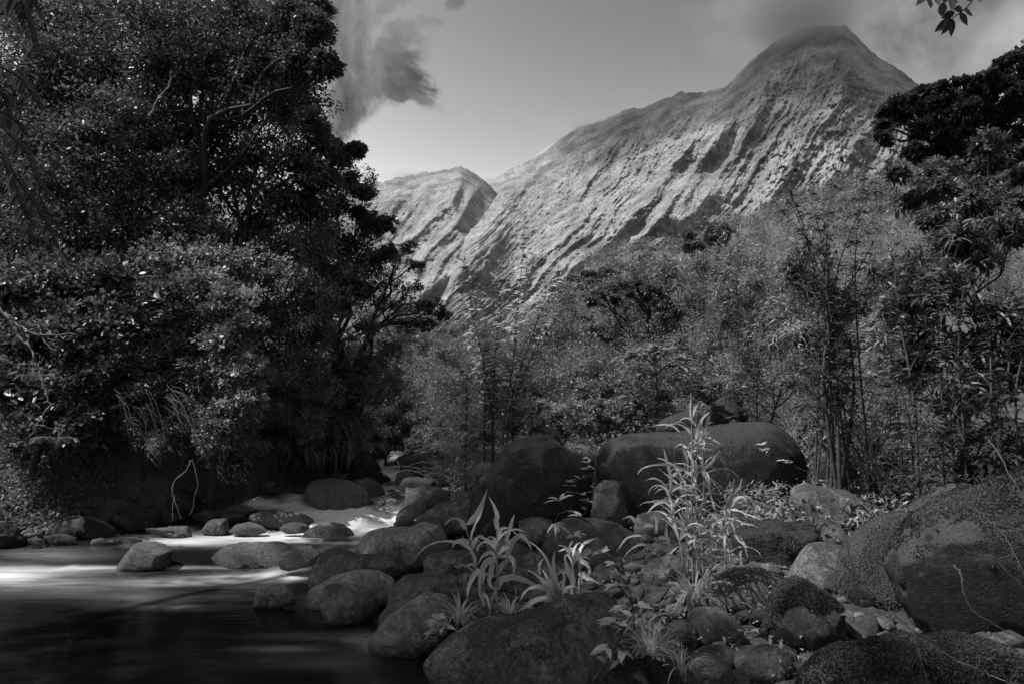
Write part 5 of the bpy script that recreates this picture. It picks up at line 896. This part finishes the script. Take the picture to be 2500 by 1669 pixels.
reed('maize_plant', 'right maize-like plant with one broad upright leaf, beside the cane clump', 'maize plant', 'E', 5.7,
     [[(1400,1080),(1400,950),(1390,800),(1375,660)], [.1,(1440,1060),(1450,900),(1440,720)]],
     [(84,-.1,[(1390,1040),(1380,920),(1345,830),(1318,720)]),(50,-.1,[(1375,680),(1365,640),(1395,580)]),(46,.1,[(1440,700),(1480,620),(1600,560)]),(50,.1,[(1400,780),(1420,700),(1380,660),(1260,680)]),(50,-.1,[(1440,760),(1500,780),(1530,850),(1500,890)]),
      (60,-.1,[(1440,860),(1500,900),(1560,930),(1620,960)]),(60,-.1,[(1400,1020),(1375,1050),(1365,1100)]),(60,-.1,[(1400,1030),(1440,1030),(1465,1070)]),(40,0,[(1430,780),(1450,860),(1470,900)]),(40,0,[(1450,800),(1440,700),(1430,650)])], M_cane, .011, 3, 10, .25)
reed('cane_clump', 'tall pale cane clump towering over the foreground rocks right of centre', 'cane clump', 'G', 5.55,
     [[(640,1530),(630,1250),(625,900),(625,500),(620,150)], [.1,(690,1500),(700,1200),(700,700),(690,300)], [-.1,(600,1450),(540,1050),(490,830),(480,690)], [.05,(720,1400),(770,1200),(850,1000),(840,900)], [.1,(600,1300),(590,900),(570,520),(545,400)], [.15,(660,1300),(655,800),(650,450),(655,230)], [0,(840,1270),(835,1100),(820,920)]],
     [(60,-.1,[(640,480),(660,400),(690,320),(745,270)]),(34,0,[(680,270),(690,225),(735,245),(755,290)]),(40,0,[(620,330),(615,240),(620,160)]),(46,-.1,[(700,430),(720,350),(750,280)]),(26,-.1,[(700,420),(760,450),(815,485)]),
      (30,.1,[(545,400),(500,365),(430,355),(340,372)]),(40,0,[(600,650),(590,560),(570,500)]),(50,-.1,[(490,690),(465,590),(445,505)]),(34,-.2,[(600,655),(480,610),(370,615),(300,640),(275,680)]),(30,.1,[(560,750),(480,690),(400,625)]),(30,.1,[(500,690),(540,650),(600,650)]),
      (52,-.1,[(710,640),(760,580),(805,515)]),(30,0,[(700,670),(780,640),(850,635),(935,700)]),(30,-.1,[(710,670),(760,720),(812,795)]),(50,-.1,[(710,670),(740,800),(775,910)]),(40,.1,[(650,650),(625,560),(615,480)]),(50,0,[(700,680),(690,570),(670,490)]),
      (40,.1,[(870,780),(890,730),(895,690)]),(60,-.1,[(840,890),(880,800),(930,750),(945,685)]),(70,-.15,[(850,890),(910,830),(950,820),(990,930)]),(34,-.25,[(800,905),(900,900),(980,930),(1075,960)]),(28,.1,[(700,980),(740,930),(810,900)]),
      (56,-.1,[(540,850),(470,840),(400,860),(335,925)]),(40,.1,[(600,860),(500,800),(430,765),(385,795)]),(34,0,[(500,760),(540,740),(590,790)]),(70,-.1,[(380,1000),(290,990),(230,940),(178,960)]),(50,0,[(395,1050),(400,980),(385,920)]),(60,0,[(560,1050),(570,930),(550,870)]),
      (50,0,[(480,1120),(460,1050),(470,960)]),(44,-.2,[(390,1180),(330,1120),(250,1140),(180,1210)]),(40,-.1,[(300,1060),(210,1080),(140,1170)]),(110,-.15,[(430,1330),(440,1260),(490,1180),(540,1130)]),(60,-.1,[(440,1310),(480,1280),(500,1260)]),(50,-.1,[(740,1060),(770,990),(820,970)]),
      (50,0,[(835,1080),(820,1010),(830,930)]),(36,-.1,[(880,1020),(920,1090),(990,1140)]),(36,-.1,[(920,1060),(960,1120),(980,1210)]),(40,-.1,[(840,1080),(860,1030),(900,930)]),(36,-.1,[(940,1160),(930,1200),(950,1260)]),(50,0,[(640,980),(660,1000),(740,980)]),
      (60,0,[(600,1100),(590,1040),(580,980)]),(44,-.1,[(700,1130),(760,1190),(850,1190)]),(50,-.1,[(600,1390),(560,1440),(540,1560)]),(50,-.1,[(600,1390),(630,1450),(640,1540)]),(40,-.1,[(700,1300),(740,1350),(790,1370)]),(40,0,[(690,1300),(705,1420),(705,1510)])], M_cane, .009, 4, 150, .34, .62)

# ---------------------------------------------------------------- small plants
def sprig(name, label, cat, reg, Y, stems, leafL, leafW, mat, seed=0, per=7, r=.006, ends=True, dense=0, parts=True):
    rng = np.random.default_rng(seed); root = None; tb = Tubes(); n_leaf = 0; leafmesh = None
    for st in stems:
        off = st[0] if isinstance(st[0], (int, float)) else 0; pts = [p for p in st if not isinstance(p, (int, float))]
        P = smooth_path([azc(reg, x, y, Y + off) for x, y in pts], 14)
        if root is None: base = P[0].copy(); root = thing(name, base, label, cat)
        tb.add(P, np.linspace(r, r*.4, 14), 5)
        spots = [(13, per)] + [(int(i), 2) for i in rng.integers(3, 13, dense)]
        for (i, k) in spots:
            q = P[i]; T = unit(P[min(13, i+1)]-P[i-1])
            for j in range(k):
                a = rng.uniform(0, 2*pi); d = unit(T*.4 + np.array((cos(a), sin(a)*.8, rng.uniform(-.1, .5))))
                V, Fc, _ = leaf_geo(q[None], d[None], np.array([[0, -.3, 1.0]]) + rng.normal(0, .2, (1, 3)), leafL*rng.uniform(.6, 1.1), leafW*rng.uniform(.8, 1.1), 'long', .35)
                link('leaf', mesh_np('leaf', V - base, Fc, mat, True, np.full(len(V), rng.uniform(.8, 1.3))), root)
    link('stem', tb.mesh('stem', M_stem, base), root)
    return root
sprig('sapling', 'thin arching sapling with star-like leaf tufts in front of the peaked boulder', 'sapling', 'E', 5.0, [[(1800,860),(1740,760),(1690,640),(1590,490),(1480,410),(1400,380),(1320,320),(1275,250)], [.0,(1740,760),(1650,700),(1540,650),(1460,600),(1400,550)], [0,(1590,490),(1520,430),(1460,385)], [0,(1320,340),(1260,370),(1240,440)], [0,(1740,760),(1640,690)]], .13, .03, M_cane, 1, 7, .006)
sprig('sapling', 'forked twiggy sapling in front of the cane clump with small bright leaves', 'sapling', 'B', 4.5, [[(1890,1420),(1895,1200),(1880,1050),(1850,950),(1800,880),(1780,830)], [0,(1895,1120),(1940,1040),(2000,960),(2020,900)], [0,(1890,1200),(1960,1110),(2060,1050),(2180,1000)], [0,(1880,1050),(1820,990),(1790,900)], [.05,(1900,1300),(1960,1230),(2010,1250)], [0,(1850,950),(1900,860),(1960,850)], [0,(1880,1150),(1820,1100)], [0,(1860,980),(1780,960)], [0,(1940,1040),(1960,980)], [0,(2060,1050),(2120,960)]], .085, .03, M_cane, 2, 8, .008, dense=4)
sprig('sapling', 'leaning pale stick plant with soft broad leaves at the bottom centre', 'sapling', 'B', 4.1, [[(1650,1540),(1720,1440),(1800,1290),(1870,1160),(1930,1090)], [0,(1760,1370),(1740,1340),(1700,1360)], [0,(1790,1310),(1830,1370),(1800,1430)], [0,(1840,1220),(1780,1200),(1750,1190)]], .09, .045, M_cane, 3, 5, .010, dense=2)
sprig('seedling', 'low round-leaved seedling against the speckled lichen rock', 'plant', 'E', 5.0, [[(240,1480),(245,1380),(250,1300),(250,1250)], [0,(245,1400),(210,1380)], [0,(250,1330),(300,1320)], [0,(250,1300),(190,1290)]], .085, .045, M_cane, 4, 6, .006, dense=4)
sprig('seedling', 'leafy stalk with a bushy top left of the left maize plant', 'plant', 'E', 5.5, [[(440,1200),(420,1050),(410,950),(400,830)], [0,(410,900),(450,870),(470,880)], [0,(405,870),(370,850),(330,830)], [0,(400,830),(360,790)], [0,(430,1100),(470,1010)]], .09, .028, M_back, 5, 8, .007, dense=4)
sprig('seedling', 'spindly sprig reaching in front of the giant boulder right end', 'plant', 'C', 7.0, [[(1050,290),(900,240),(800,190),(700,140),(660,90)], [0,(700,140),(680,120)]], .09, .026, M_cane, 6, 6, .005, dense=3)
sprig('seedling', 'second spindly sprig below the giant boulder right end', 'plant', 'C', 7.0, [[(1000,520),(860,510),(760,470),(690,420),(660,370)], [0,(860,510),(780,420),(740,370)], [0,(700,560),(650,520),(630,480)]], .09, .03, M_leaf2, 7, 6, .005, dense=3)
sprig('seedling', 'single star-shaped seedling growing from the side of the mossy boulder', 'plant', 'C', 4.4, [[(1230,1180),(1228,1165),(1225,1150)]], .1, .03, M_leaf2, 8, 7, .004)
sprig('seedling', 'small leafy shoot on the notched face right of the egg-shaped boulder', 'plant', 'C', 5.6, [[(785,900),(780,875),(775,850)]], .07, .026, M_leaf2, 9, 6, .004)
sprig('sapling', 'wispy sapling growing in the gap right of the peaked boulder', 'sapling', 'B', 8.0, [[(1530,620),(1510,480),(1500,380),(1495,320)], [.1,(1560,560),(1620,450),(1650,330),(1600,230),(1580,180)], [0,(1500,380),(1560,300),(1650,250),(1610,200)], [.1,(1590,520),(1600,440),(1580,400)]], .11, .035, M_leaf2, 10, 5, .005, dense=5)
sprig('sapling', 'umbrella-topped sapling with bright broad leaves before the crooked-limbed tree', 'sapling', 'R', 11.5, [[(960,1500),(950,1350),(930,1200),(880,1120)], [0,(930,1220),(1000,1150),(1040,1110)], [0,(930,1220),(840,1160),(780,1130)], [0,(940,1300),(1080,1200),(1160,1180)], [0,(940,1300),(840,1290),(800,1260)], [0,(930,1200),(940,1130),(960,1100)], [0,(880,1180),(760,1160),(710,1170)], [0,(1040,1230),(1100,1240),(1180,1260)]], .28, .09, M_leaf2, 11, 9, .016, dense=5)
def grass_tuft(name, label, reg, x, y, Y, n, L, wd, mat, seed, spread=.06, hang=0.0, group=None, cat='grass tuft'):
    rng = np.random.default_rng(seed); base = azc(reg, x, y, Y); V, Fc, T, o_ = [], [], [], 0
    for k in range(n):
        a = rng.uniform(0, 2*pi); h = np.array((cos(a), sin(a), 0)); l = L*rng.uniform(.5, 1.2); e0 = rng.uniform(.7, 1.5) - hang; dr = rng.uniform(.8, 2.4); P = [h*rng.uniform(0, spread)]
        for t in np.linspace(0, 1, 6): P.append(P[-1] + l/6*(h*cos(e0-dr*t) + np.array((0, 0, sin(e0-dr*t)))))
        P = np.array(P); sd = unit(np.cross(h, (0, 0, 1.0))); w_ = wd*.5*np.array((.8, 1, 1, .9, .7, .4, .05)); Lp = P + sd*w_[:, None]; Rp = P - sd*w_[:, None]
        V.append(np.stack([Lp, Rp], 1).reshape(-1, 3)); i = np.arange(6)*2; Fc.append(np.stack([i, i+1, i+3, i+2], -1)+o_); o_ += 14; T.append(np.full(14, rng.uniform(.7, 1.3)))
    return link(name, mesh_np(name, np.concatenate(V), np.concatenate(Fc), mat, False, np.concatenate(T)), None, base, label, cat, group)
for i, (r, x, y, Y, n, L, lb) in enumerate([
    ('E', 430, 1260, 5.2, 60, .26, 'fine grass tuft between the lichen rock and the broad boulder'), ('B', 1990, 1380, 4.3, 60, .26, 'grass tuft beside the leaning stick plant'), ('B', 1960, 1250, 4.6, 50, .25, 'grass tuft at the foot of the forked sapling'),
    ('C', 20, 1380, 4.4, 40, .24, 'arching grass tuft left of the loaf-like boulder'), ('C', 160, 1480, 4.2, 26, .2, 'sparse grass tuft beside the dimpled round stone'), ('E', 860, 1220, 5.2, 36, .2, 'grass tuft at the foot of the left maize plant'),
    ('G', 640, 1480, 5.3, 90, .34, 'dense grass skirt round the foot of the cane clump'), ('B', 850, 1190, 5.4, 30, .2, 'short grass tuft behind the broad boulder left side'), ('H', 880, 1230, 10, 50, .6, 'tall pale reed tuft at the right end of the giant boulder'), ('H', 1930, 1400, 8, 40, .5, 'upright reed tuft under the black boulder'), ('B', 1560, 1040, 6.4, 30, .16, 'grass tuft behind the top of the broad boulder')]):
    grass_tuft('grass_tuft', lb, r, x, y, Y, n, L, .009, M_cane, 90+i)
for i, (x, y, Y, L) in enumerate([(1870, 130, 12.3, .8), (2020, 100, 12.8, .8), (1700, 60, 12.0, .7), (2150, 40, 13.3, .9), (1950, 0, 12.8, .8), (2200, 120, 13.4, .7), (2080, -40, 13.2, .8)]):
    grass_tuft('grass_tuft', 'long grass tuft hanging down the earth bank above the smooth wet boulder', 'A', x, y, Y, 70, L, .014, M_leaf2, 120+i, .15, .8, 'grass tufts hanging down the left bank')
def blade_spray(reg, x, y, Y, seed, label):
    return grass_tuft('grass_tuft', label, reg, x, y, Y, 60, .55, .02, M_leaf2, seed, .1, .3)
blade_spray('Q', 390, 1080, 12.6, 140, 'spiky blade rosette high in the left forest above the pale stick')
blade_spray('Q', 400, 1400, 12.6, 141, 'spiky blade rosette lower in the left forest')
blade_spray('Q', 500, 1360, 12.7, 142, 'spiky blade rosette right of the lower one in the left forest')
# ---------------------------------------------------------------- ground cover
def cover(name, n, xr, yr, L, Wd, mat, label, seed, cond, kind='simple', h=.1):
    rng = np.random.default_rng(seed); x = rng.uniform(*xr, n); y = rng.uniform(*yr, n); k = cond(x, y) & (fbm2(x*1.6+seed, y*1.6, 3) > -.18); x, y = x[k], y[k]; z = ground(x, y)
    m_ = 7; idx = np.repeat(np.arange(len(x)), m_); P = np.stack([x, y, z], -1)[idx] + rng.normal(0, .05, (len(idx), 3)) + np.array((0, 0, h))*rng.random((len(idx), 1))
    lv = Leaves(); l = L*rng.uniform(.5, 1.3, len(idx)); lv.add(P, rng.normal(0, .7, P.shape) + np.array((0, -.2, .6)), rng.normal(0, .6, P.shape) + np.array((0, 0, 1)), l, l*Wd, kind, .3, rng=rng)
    link(name, lv.mesh(name, mat), kind='stuff', label=label)
cover('undergrowth', 11000, (-10, -3), (8.7, 13), .055, .5, M_leaf, 'low leafy undergrowth and moss on the left bank', 1, lambda x, y: (((y-YL(x)) > .35) & (x < -4.2)) | ((y > 10.4) & (x < XL(y)-.3)))
cover('undergrowth', 9000, (-2.5, 11), (10.5, 20), .09, .35, M_back, 'herbs and low scrub behind the big boulders', 2, lambda x, y: x > XR(y)+.9, h=.5)
cover('undergrowth', 4500, (2.4, 9), (7.0, 12), .10, .25, M_leaf2, 'herbs and fallen blades under the right thicket', 3, lambda x, y: x > 2.6, h=.4, kind='long')
cover('herbs', 150, (.5, 2.2), (4.6, 5.8), .06, .35, M_cane, 'small herbs and seedlings round the foot of the cane clump', 7, lambda x, y: x > .5, h=.14)
cover('leaf_litter', 800, (-1, 4.0), (4.2, 9), .03, .5, M_leaf2, 'scraps of herb and dead leaf between the bank stones', 4, lambda x, y: x > XR(y)+.8, h=.03)

# ---------------------------------------------------------------- bare twigs, vines and hanging sprays
def twigs(name, label, cat, reg, Y, lines, r, mat, seed=0, forks=0, flen=.25):
    rng = np.random.default_rng(seed); root = None
    for li, ln in enumerate(lines):
        off = ln[0] if isinstance(ln[0], (int, float)) else 0; pts = [p for p in ln if not isinstance(p, (int, float))]
        P = smooth_path([azc(reg, x, y, Y + off - .03*k) for k, (x, y) in enumerate(pts)], 6*len(pts))
        P = P + rng.normal(0, r*.35, P.shape)
        if root is None: base = P[0].copy(); root = thing(name, base, label, cat)
        tb = Tubes(); rr = r*(1 if li == 0 else .65); tb.add(P, np.linspace(rr, rr*.35, len(P)), 6)
        for k in range(forks):
            i = rng.integers(2, len(P)-1); T = unit(P[i]-P[i-1]); d = unit(T + rng.normal(0, .7, 3)); Q = wiggle(P[i], P[i] + d*flen*rng.uniform(.4, 1.2), 6, .1, rng); tb.add(Q, np.linspace(rr*.4, rr*.15, 6), 4)
        link('twig' if li else 'stem', tb.mesh('twig', mat, base), root)
    return root
twigs('bare_branch', 'long bare twig arching down across the hulking right-hand boulder', 'branch', 'C', 3.3, [[(2060,60),(2130,150),(2180,260),(2250,360),(2330,460)], [0,(1770,330),(1880,420),(1990,500),(2080,570),(2150,640),(2200,720),(2240,800),(2290,900)], [0,(2240,780),(2180,775),(2110,800)], [0,(2255,830),(2220,850),(2180,840)]], .0045, M_twig, 1, 2, .12)
twigs('bare_branch', 'thorny bare branch running down to the nearest lumpy mossy boulder', 'branch', 'C', 3.1, [[(1060,530),(1140,600),(1185,690),(1210,800),(1250,900),(1320,980),(1400,1060),(1480,1140),(1560,1210),(1650,1270),(1740,1340),(1860,1420),(1980,1470),(2120,1530),(2280,1600)], [0,(1590,1240),(1620,1340),(1650,1440),(1675,1530)], [0,(1560,1210),(1545,1180)], [0,(1210,800),(1220,870),(1220,940)], [0,(1250,900),(1190,850),(1140,800)]], .005, M_twig, 2, 4, .06)
twigs('bare_branch', 'curved shaded twig hooking down the face of the hulking boulder', 'branch', 'C', 3.6, [[(1840,830),(1880,870),(1905,980),(1980,1130),(2100,1200),(2200,1260),(2300,1300)], [0,(2110,800),(2180,880),(2280,980)]], .006, M_stem, 3, 1, .1)
twigs('bare_branch', 'crooked pale bare branch hanging in front of the left forest', 'branch', 'L', 8.3, [[(0,540),(70,610),(130,720),(200,790),(235,890),(265,980),(290,1070),(322,1140)], [0,(322,1140),(250,1240),(200,1330)], [0,(80,620),(190,680),(330,700),(480,690)], [0,(190,590),(250,650),(280,730),(360,800)]], .018, M_pale, 4, 3, .3)
rg = np.random.default_rng(77)
ln = []
for k in range(38):
    x0, y0 = rg.uniform(700, 1150), rg.uniform(1000, 1160); x1, y1 = x0 + rg.uniform(60, 330), y0 + rg.uniform(150, 420)
    ln.append([rg.uniform(-.3, .3), (x0, y0), ((x0*2+x1)/3, y0 + (y1-y0)*.12 + rg.uniform(-30, 30)), ((x0+2*x1)/3, y0 + (y1-y0)*.5), (x1, y1)])
twigs('dead_bush', 'spray of pale bare twigs arching down toward the left waterline', 'dead twigs', 'L', 9.5, ln, .0045, M_pale, 5, 3, .25)
twigs('vine', 'pair of bare vines dangling to the waterline rocks of the left bank', 'vine', 'A', 9.2, [[(1180,180),(1150,250),(1080,310),(1065,380),(1080,430),(1120,545)], [0,(1190,180),(1215,280),(1222,350),(1205,390),(1195,470),(1170,525)], [0,(1080,400),(1068,470),(1068,530)]], .0075, M_pale, 6, 1, .15)
twigs('bare_branch', 'pale straight stick standing in the left forest under the spiky rosette', 'stick', 'Q', 12.4, [[(205,1350),(250,1220),(320,1130),(365,1080)]], .016, M_pale, 7, 0)
twigs('bare_branch', 'pale lichen-covered limb showing in the dark upper left forest', 'branch', 'O', 10.6, [[(960,740),(990,670),(1040,600),(1080,530),(1090,440)]], .022, M_pale, 8, 1, .2)
ln = []
for k in range(34):
    x0, y0 = rg.uniform(700, 1000), rg.uniform(1180, 1260); a = rg.uniform(-2.9, -.5); L = rg.uniform(120, 420)
    ln.append([rg.uniform(-.4, .3), (x0, y0), (x0+L*.35*cos(a), y0+L*.4*sin(a)*.9), (x0+L*.75*cos(a)-30, y0+L*.65*sin(a)), (x0+L*1.1*cos(a)-60, y0+L*.75*sin(a)+rg.uniform(0, 60))])
twigs('dead_bush', 'tangle of arching bare stems over the rocks left of the peaked boulder', 'dead twigs', 'D', 11.0, ln, .0075, M_dry, 9, 4, .3)
ln = []
for k in range(22):
    x0, y0 = 1390+rg.uniform(-60, 60), 1500; x1 = rg.uniform(900, 1560); y1 = rg.uniform(760, 1150)
    ln.append([rg.uniform(-.3, .3), (x0, y0), (x0+(x1-x0)*.25, y0+(y1-y0)*.4), (x0+(x1-x0)*.6, y0+(y1-y0)*.7), (x1, y1)])
twigs('dead_bush', 'dark vase-shaped bare shrub right of the giant boulder', 'dead twigs', 'H', 8.0, ln, .009, M_bark, 10, 4, .3)

# ---- compound fronds at the left edge
def frond(label, reg, Y, pts, nl, L, Wd, mat, seed, parts=True, group=None):
    rng = np.random.default_rng(seed); P = smooth_path([azc(reg, x, y, Y + .05*k) for k, (x, y) in enumerate(pts)], 24); base = P[0].copy()
    root = thing('frond', base, label, 'frond', group); tb = Tubes(); tb.add(P, np.linspace(.008, .003, 24), 5); link('stalk', tb.mesh('stalk', M_stem, base), root)
    for k in range(nl):
        f = .12 + .86*k/nl; q = P[int(f*23)]; T = unit(P[min(23, int(f*23)+1)]-P[int(f*23)])
        for s_ in (-1, 1):
            sd = unit(np.cross(T, (0, -1, .3)))*s_; d = unit(sd*.75 + T*.6 + np.array((0, -.15*s_, -.35)))
            V, Fc, _ = leaf_geo(q[None], d[None], np.array([[0, -.8, .5]]) + rng.normal(0, .2, (1, 3)), L*rng.uniform(.85, 1.1)*(1.1-.5*f), Wd*(1.1-.4*f), 'long', .3)
            link('leaflet', mesh_np('leaflet', V-base, Fc, mat, True, np.full(len(V), rng.uniform(.7, 1.3))), root)
    return root
for i, (pts, lb) in enumerate([
    ([(0, 430), (90, 470), (180, 570), (270, 720)], 'uppermost arching compound frond at the left edge'),
    ([(-40, 560), (10, 600), (40, 680), (60, 720)], 'short hanging compound frond just inside the left edge'),
    ([(-20, 700), (50, 740), (110, 790), (150, 860)], 'second small arching frond at the left edge'),
    ([(0, 800), (100, 900), (180, 1000), (220, 1130), (330, 1260), (400, 1340)], 'longest compound frond sweeping down from the left edge'),
    ([(60, 1050), (130, 1180), (210, 1290), (290, 1420), (350, 1560)], 'lowest compound frond hanging below the longest one'),
    ([(-30, 900), (20, 1020), (60, 1150), (90, 1300)], 'drooping frond close along the left edge'),
    ([(100, 1180), (130, 1300), (170, 1400), (190, 1540)], 'steep hanging frond left of the lowest one'),
    ([(20, -60), (90, 40), (120, 120), (150, 210)], 'upper left corner frond, the left one of three'),
    ([(110, -60), (150, 60), (190, 180), (225, 330)], 'upper left corner frond, the long middle one of three'),
    ([(150, -60), (190, -20), (220, 20), (240, 70)], 'upper left corner frond, the short right one of three')]):
    frond(lb, 'O', 4.6, pts, 11, .10, .032, M_leaf, 200+i)
# ---- ferns
for i, (r, x, y, Y, lb) in enumerate([('L', 330, 1400, 8.6, 'small fern below the crooked pale branch on the left bank'), ('L', 230, 1000, 8.8, 'fern fan in the shade of the left bush'), ('H', 2050, 950, 8.6, 'fern arching over the black boulder at the right'), ('H', 1620, 1180, 8.8, 'fern beside the dark vase-shaped bare shrub')]):
    rng = np.random.default_rng(300+i); base = azc(r, x, y, Y); root = thing('fern', base, lb, 'fern')
    for k in range(7):
        a = rng.uniform(0, 2*pi); h = np.array((cos(a), sin(a)*.6, 0)); P = [np.zeros(3)]; e0 = 1.1; 
        for t in np.linspace(0, 1, 13): P.append(P[-1] + .03*(h*cos(e0-2*t) + np.array((0, 0, sin(e0-2*t)))))
        P = np.array(P); T = unit(np.gradient(P, axis=0)); lv = Leaves(); sd = unit(np.cross(T, (0, 0, 1.0)))
        for s_ in (-1, 1): lv.add(P[1:], sd[1:]*s_ + T[1:]*.4, np.tile((0, -.2, 1.0), (13, 1)), .10*np.sin(np.linspace(.9, 3.0, 13)), .02, 'simple', .2, rng=rng)
        link('fern_leaf', lv.mesh('fern_leaf', M_leaf), root)
# ---- leafy branch hanging into the top right corner, leaf by leaf
base = azc('T', 1640, -60, 2.6); root = thing('leafy_branch', base, 'dark oval-leaved twig hanging into the top right corner of the sky', 'branch')
tb = Tubes(); tb.add(smooth_path([azc('T', x, y, 2.6) for x, y in [(1640, -60), (1625, 10), (1570, 70), (1500, 120)]], 14), np.linspace(.004, .0018, 14), 5)
tb.add(smooth_path([azc('T', x, y, 2.62) for x, y in [(1625, 10), (1540, -20), (1440, -10), (1380, -30)]], 12), np.linspace(.003, .0018, 12), 5)
link('stem', tb.mesh('stem', M_bark, base), root)
for i, (x0, y0, x1, y1, wd) in enumerate([(1495,120,1385,210,58),(1490,122,1430,225,56),(1495,120,1495,240,56),(1515,78,1430,120,50),(1550,85,1600,168,58),(1575,60,1635,105,40),(1565,60,1508,60,46),(1440,20,1435,110,56),(1345,-20,1365,60,52),(1350,-40,1268,40,46),(1500,-10,1500,70,48),(1450,-30,1540,20,50),(1640,-20,1690,20,36),(1400,-30,1420,40,50),(1470,-40,1445,30,46)]):
    a_ = azc('T', x0, y0, 2.6); b_ = azc('T', x1, y1, 2.6 + RNG.uniform(-.04, .04)); n = 9; t = np.linspace(0, 1, n); P = a_ + (b_-a_)*t[:, None]
    T = unit(b_-a_); sd = unit(np.cross(T, (RNG.uniform(-.3, .3), -1, RNG.uniform(-.3, .3)))); w_ = wd/2.6133*2.6/F*.5*np.sin(np.clip(t*1.04+.02, 0, 1)**.85*pi)**.75
    up_ = np.cross(sd, T)
    V = np.stack([P + sd*w_[:, None] + up_*w_[:, None]*.2, P, P - sd*w_[:, None] + up_*w_[:, None]*.2], 1).reshape(-1, 3) - base
    Fc = [q for k in range(n-1) for q in ((k*3, k*3+1, k*3+4, k*3+3), (k*3+1, k*3+2, k*3+5, k*3+4))]
    link('leaf', mesh_np('leaf', V, np.array(Fc), M_blk, True, np.full(len(V), RNG.uniform(.7, 1.2))), root)
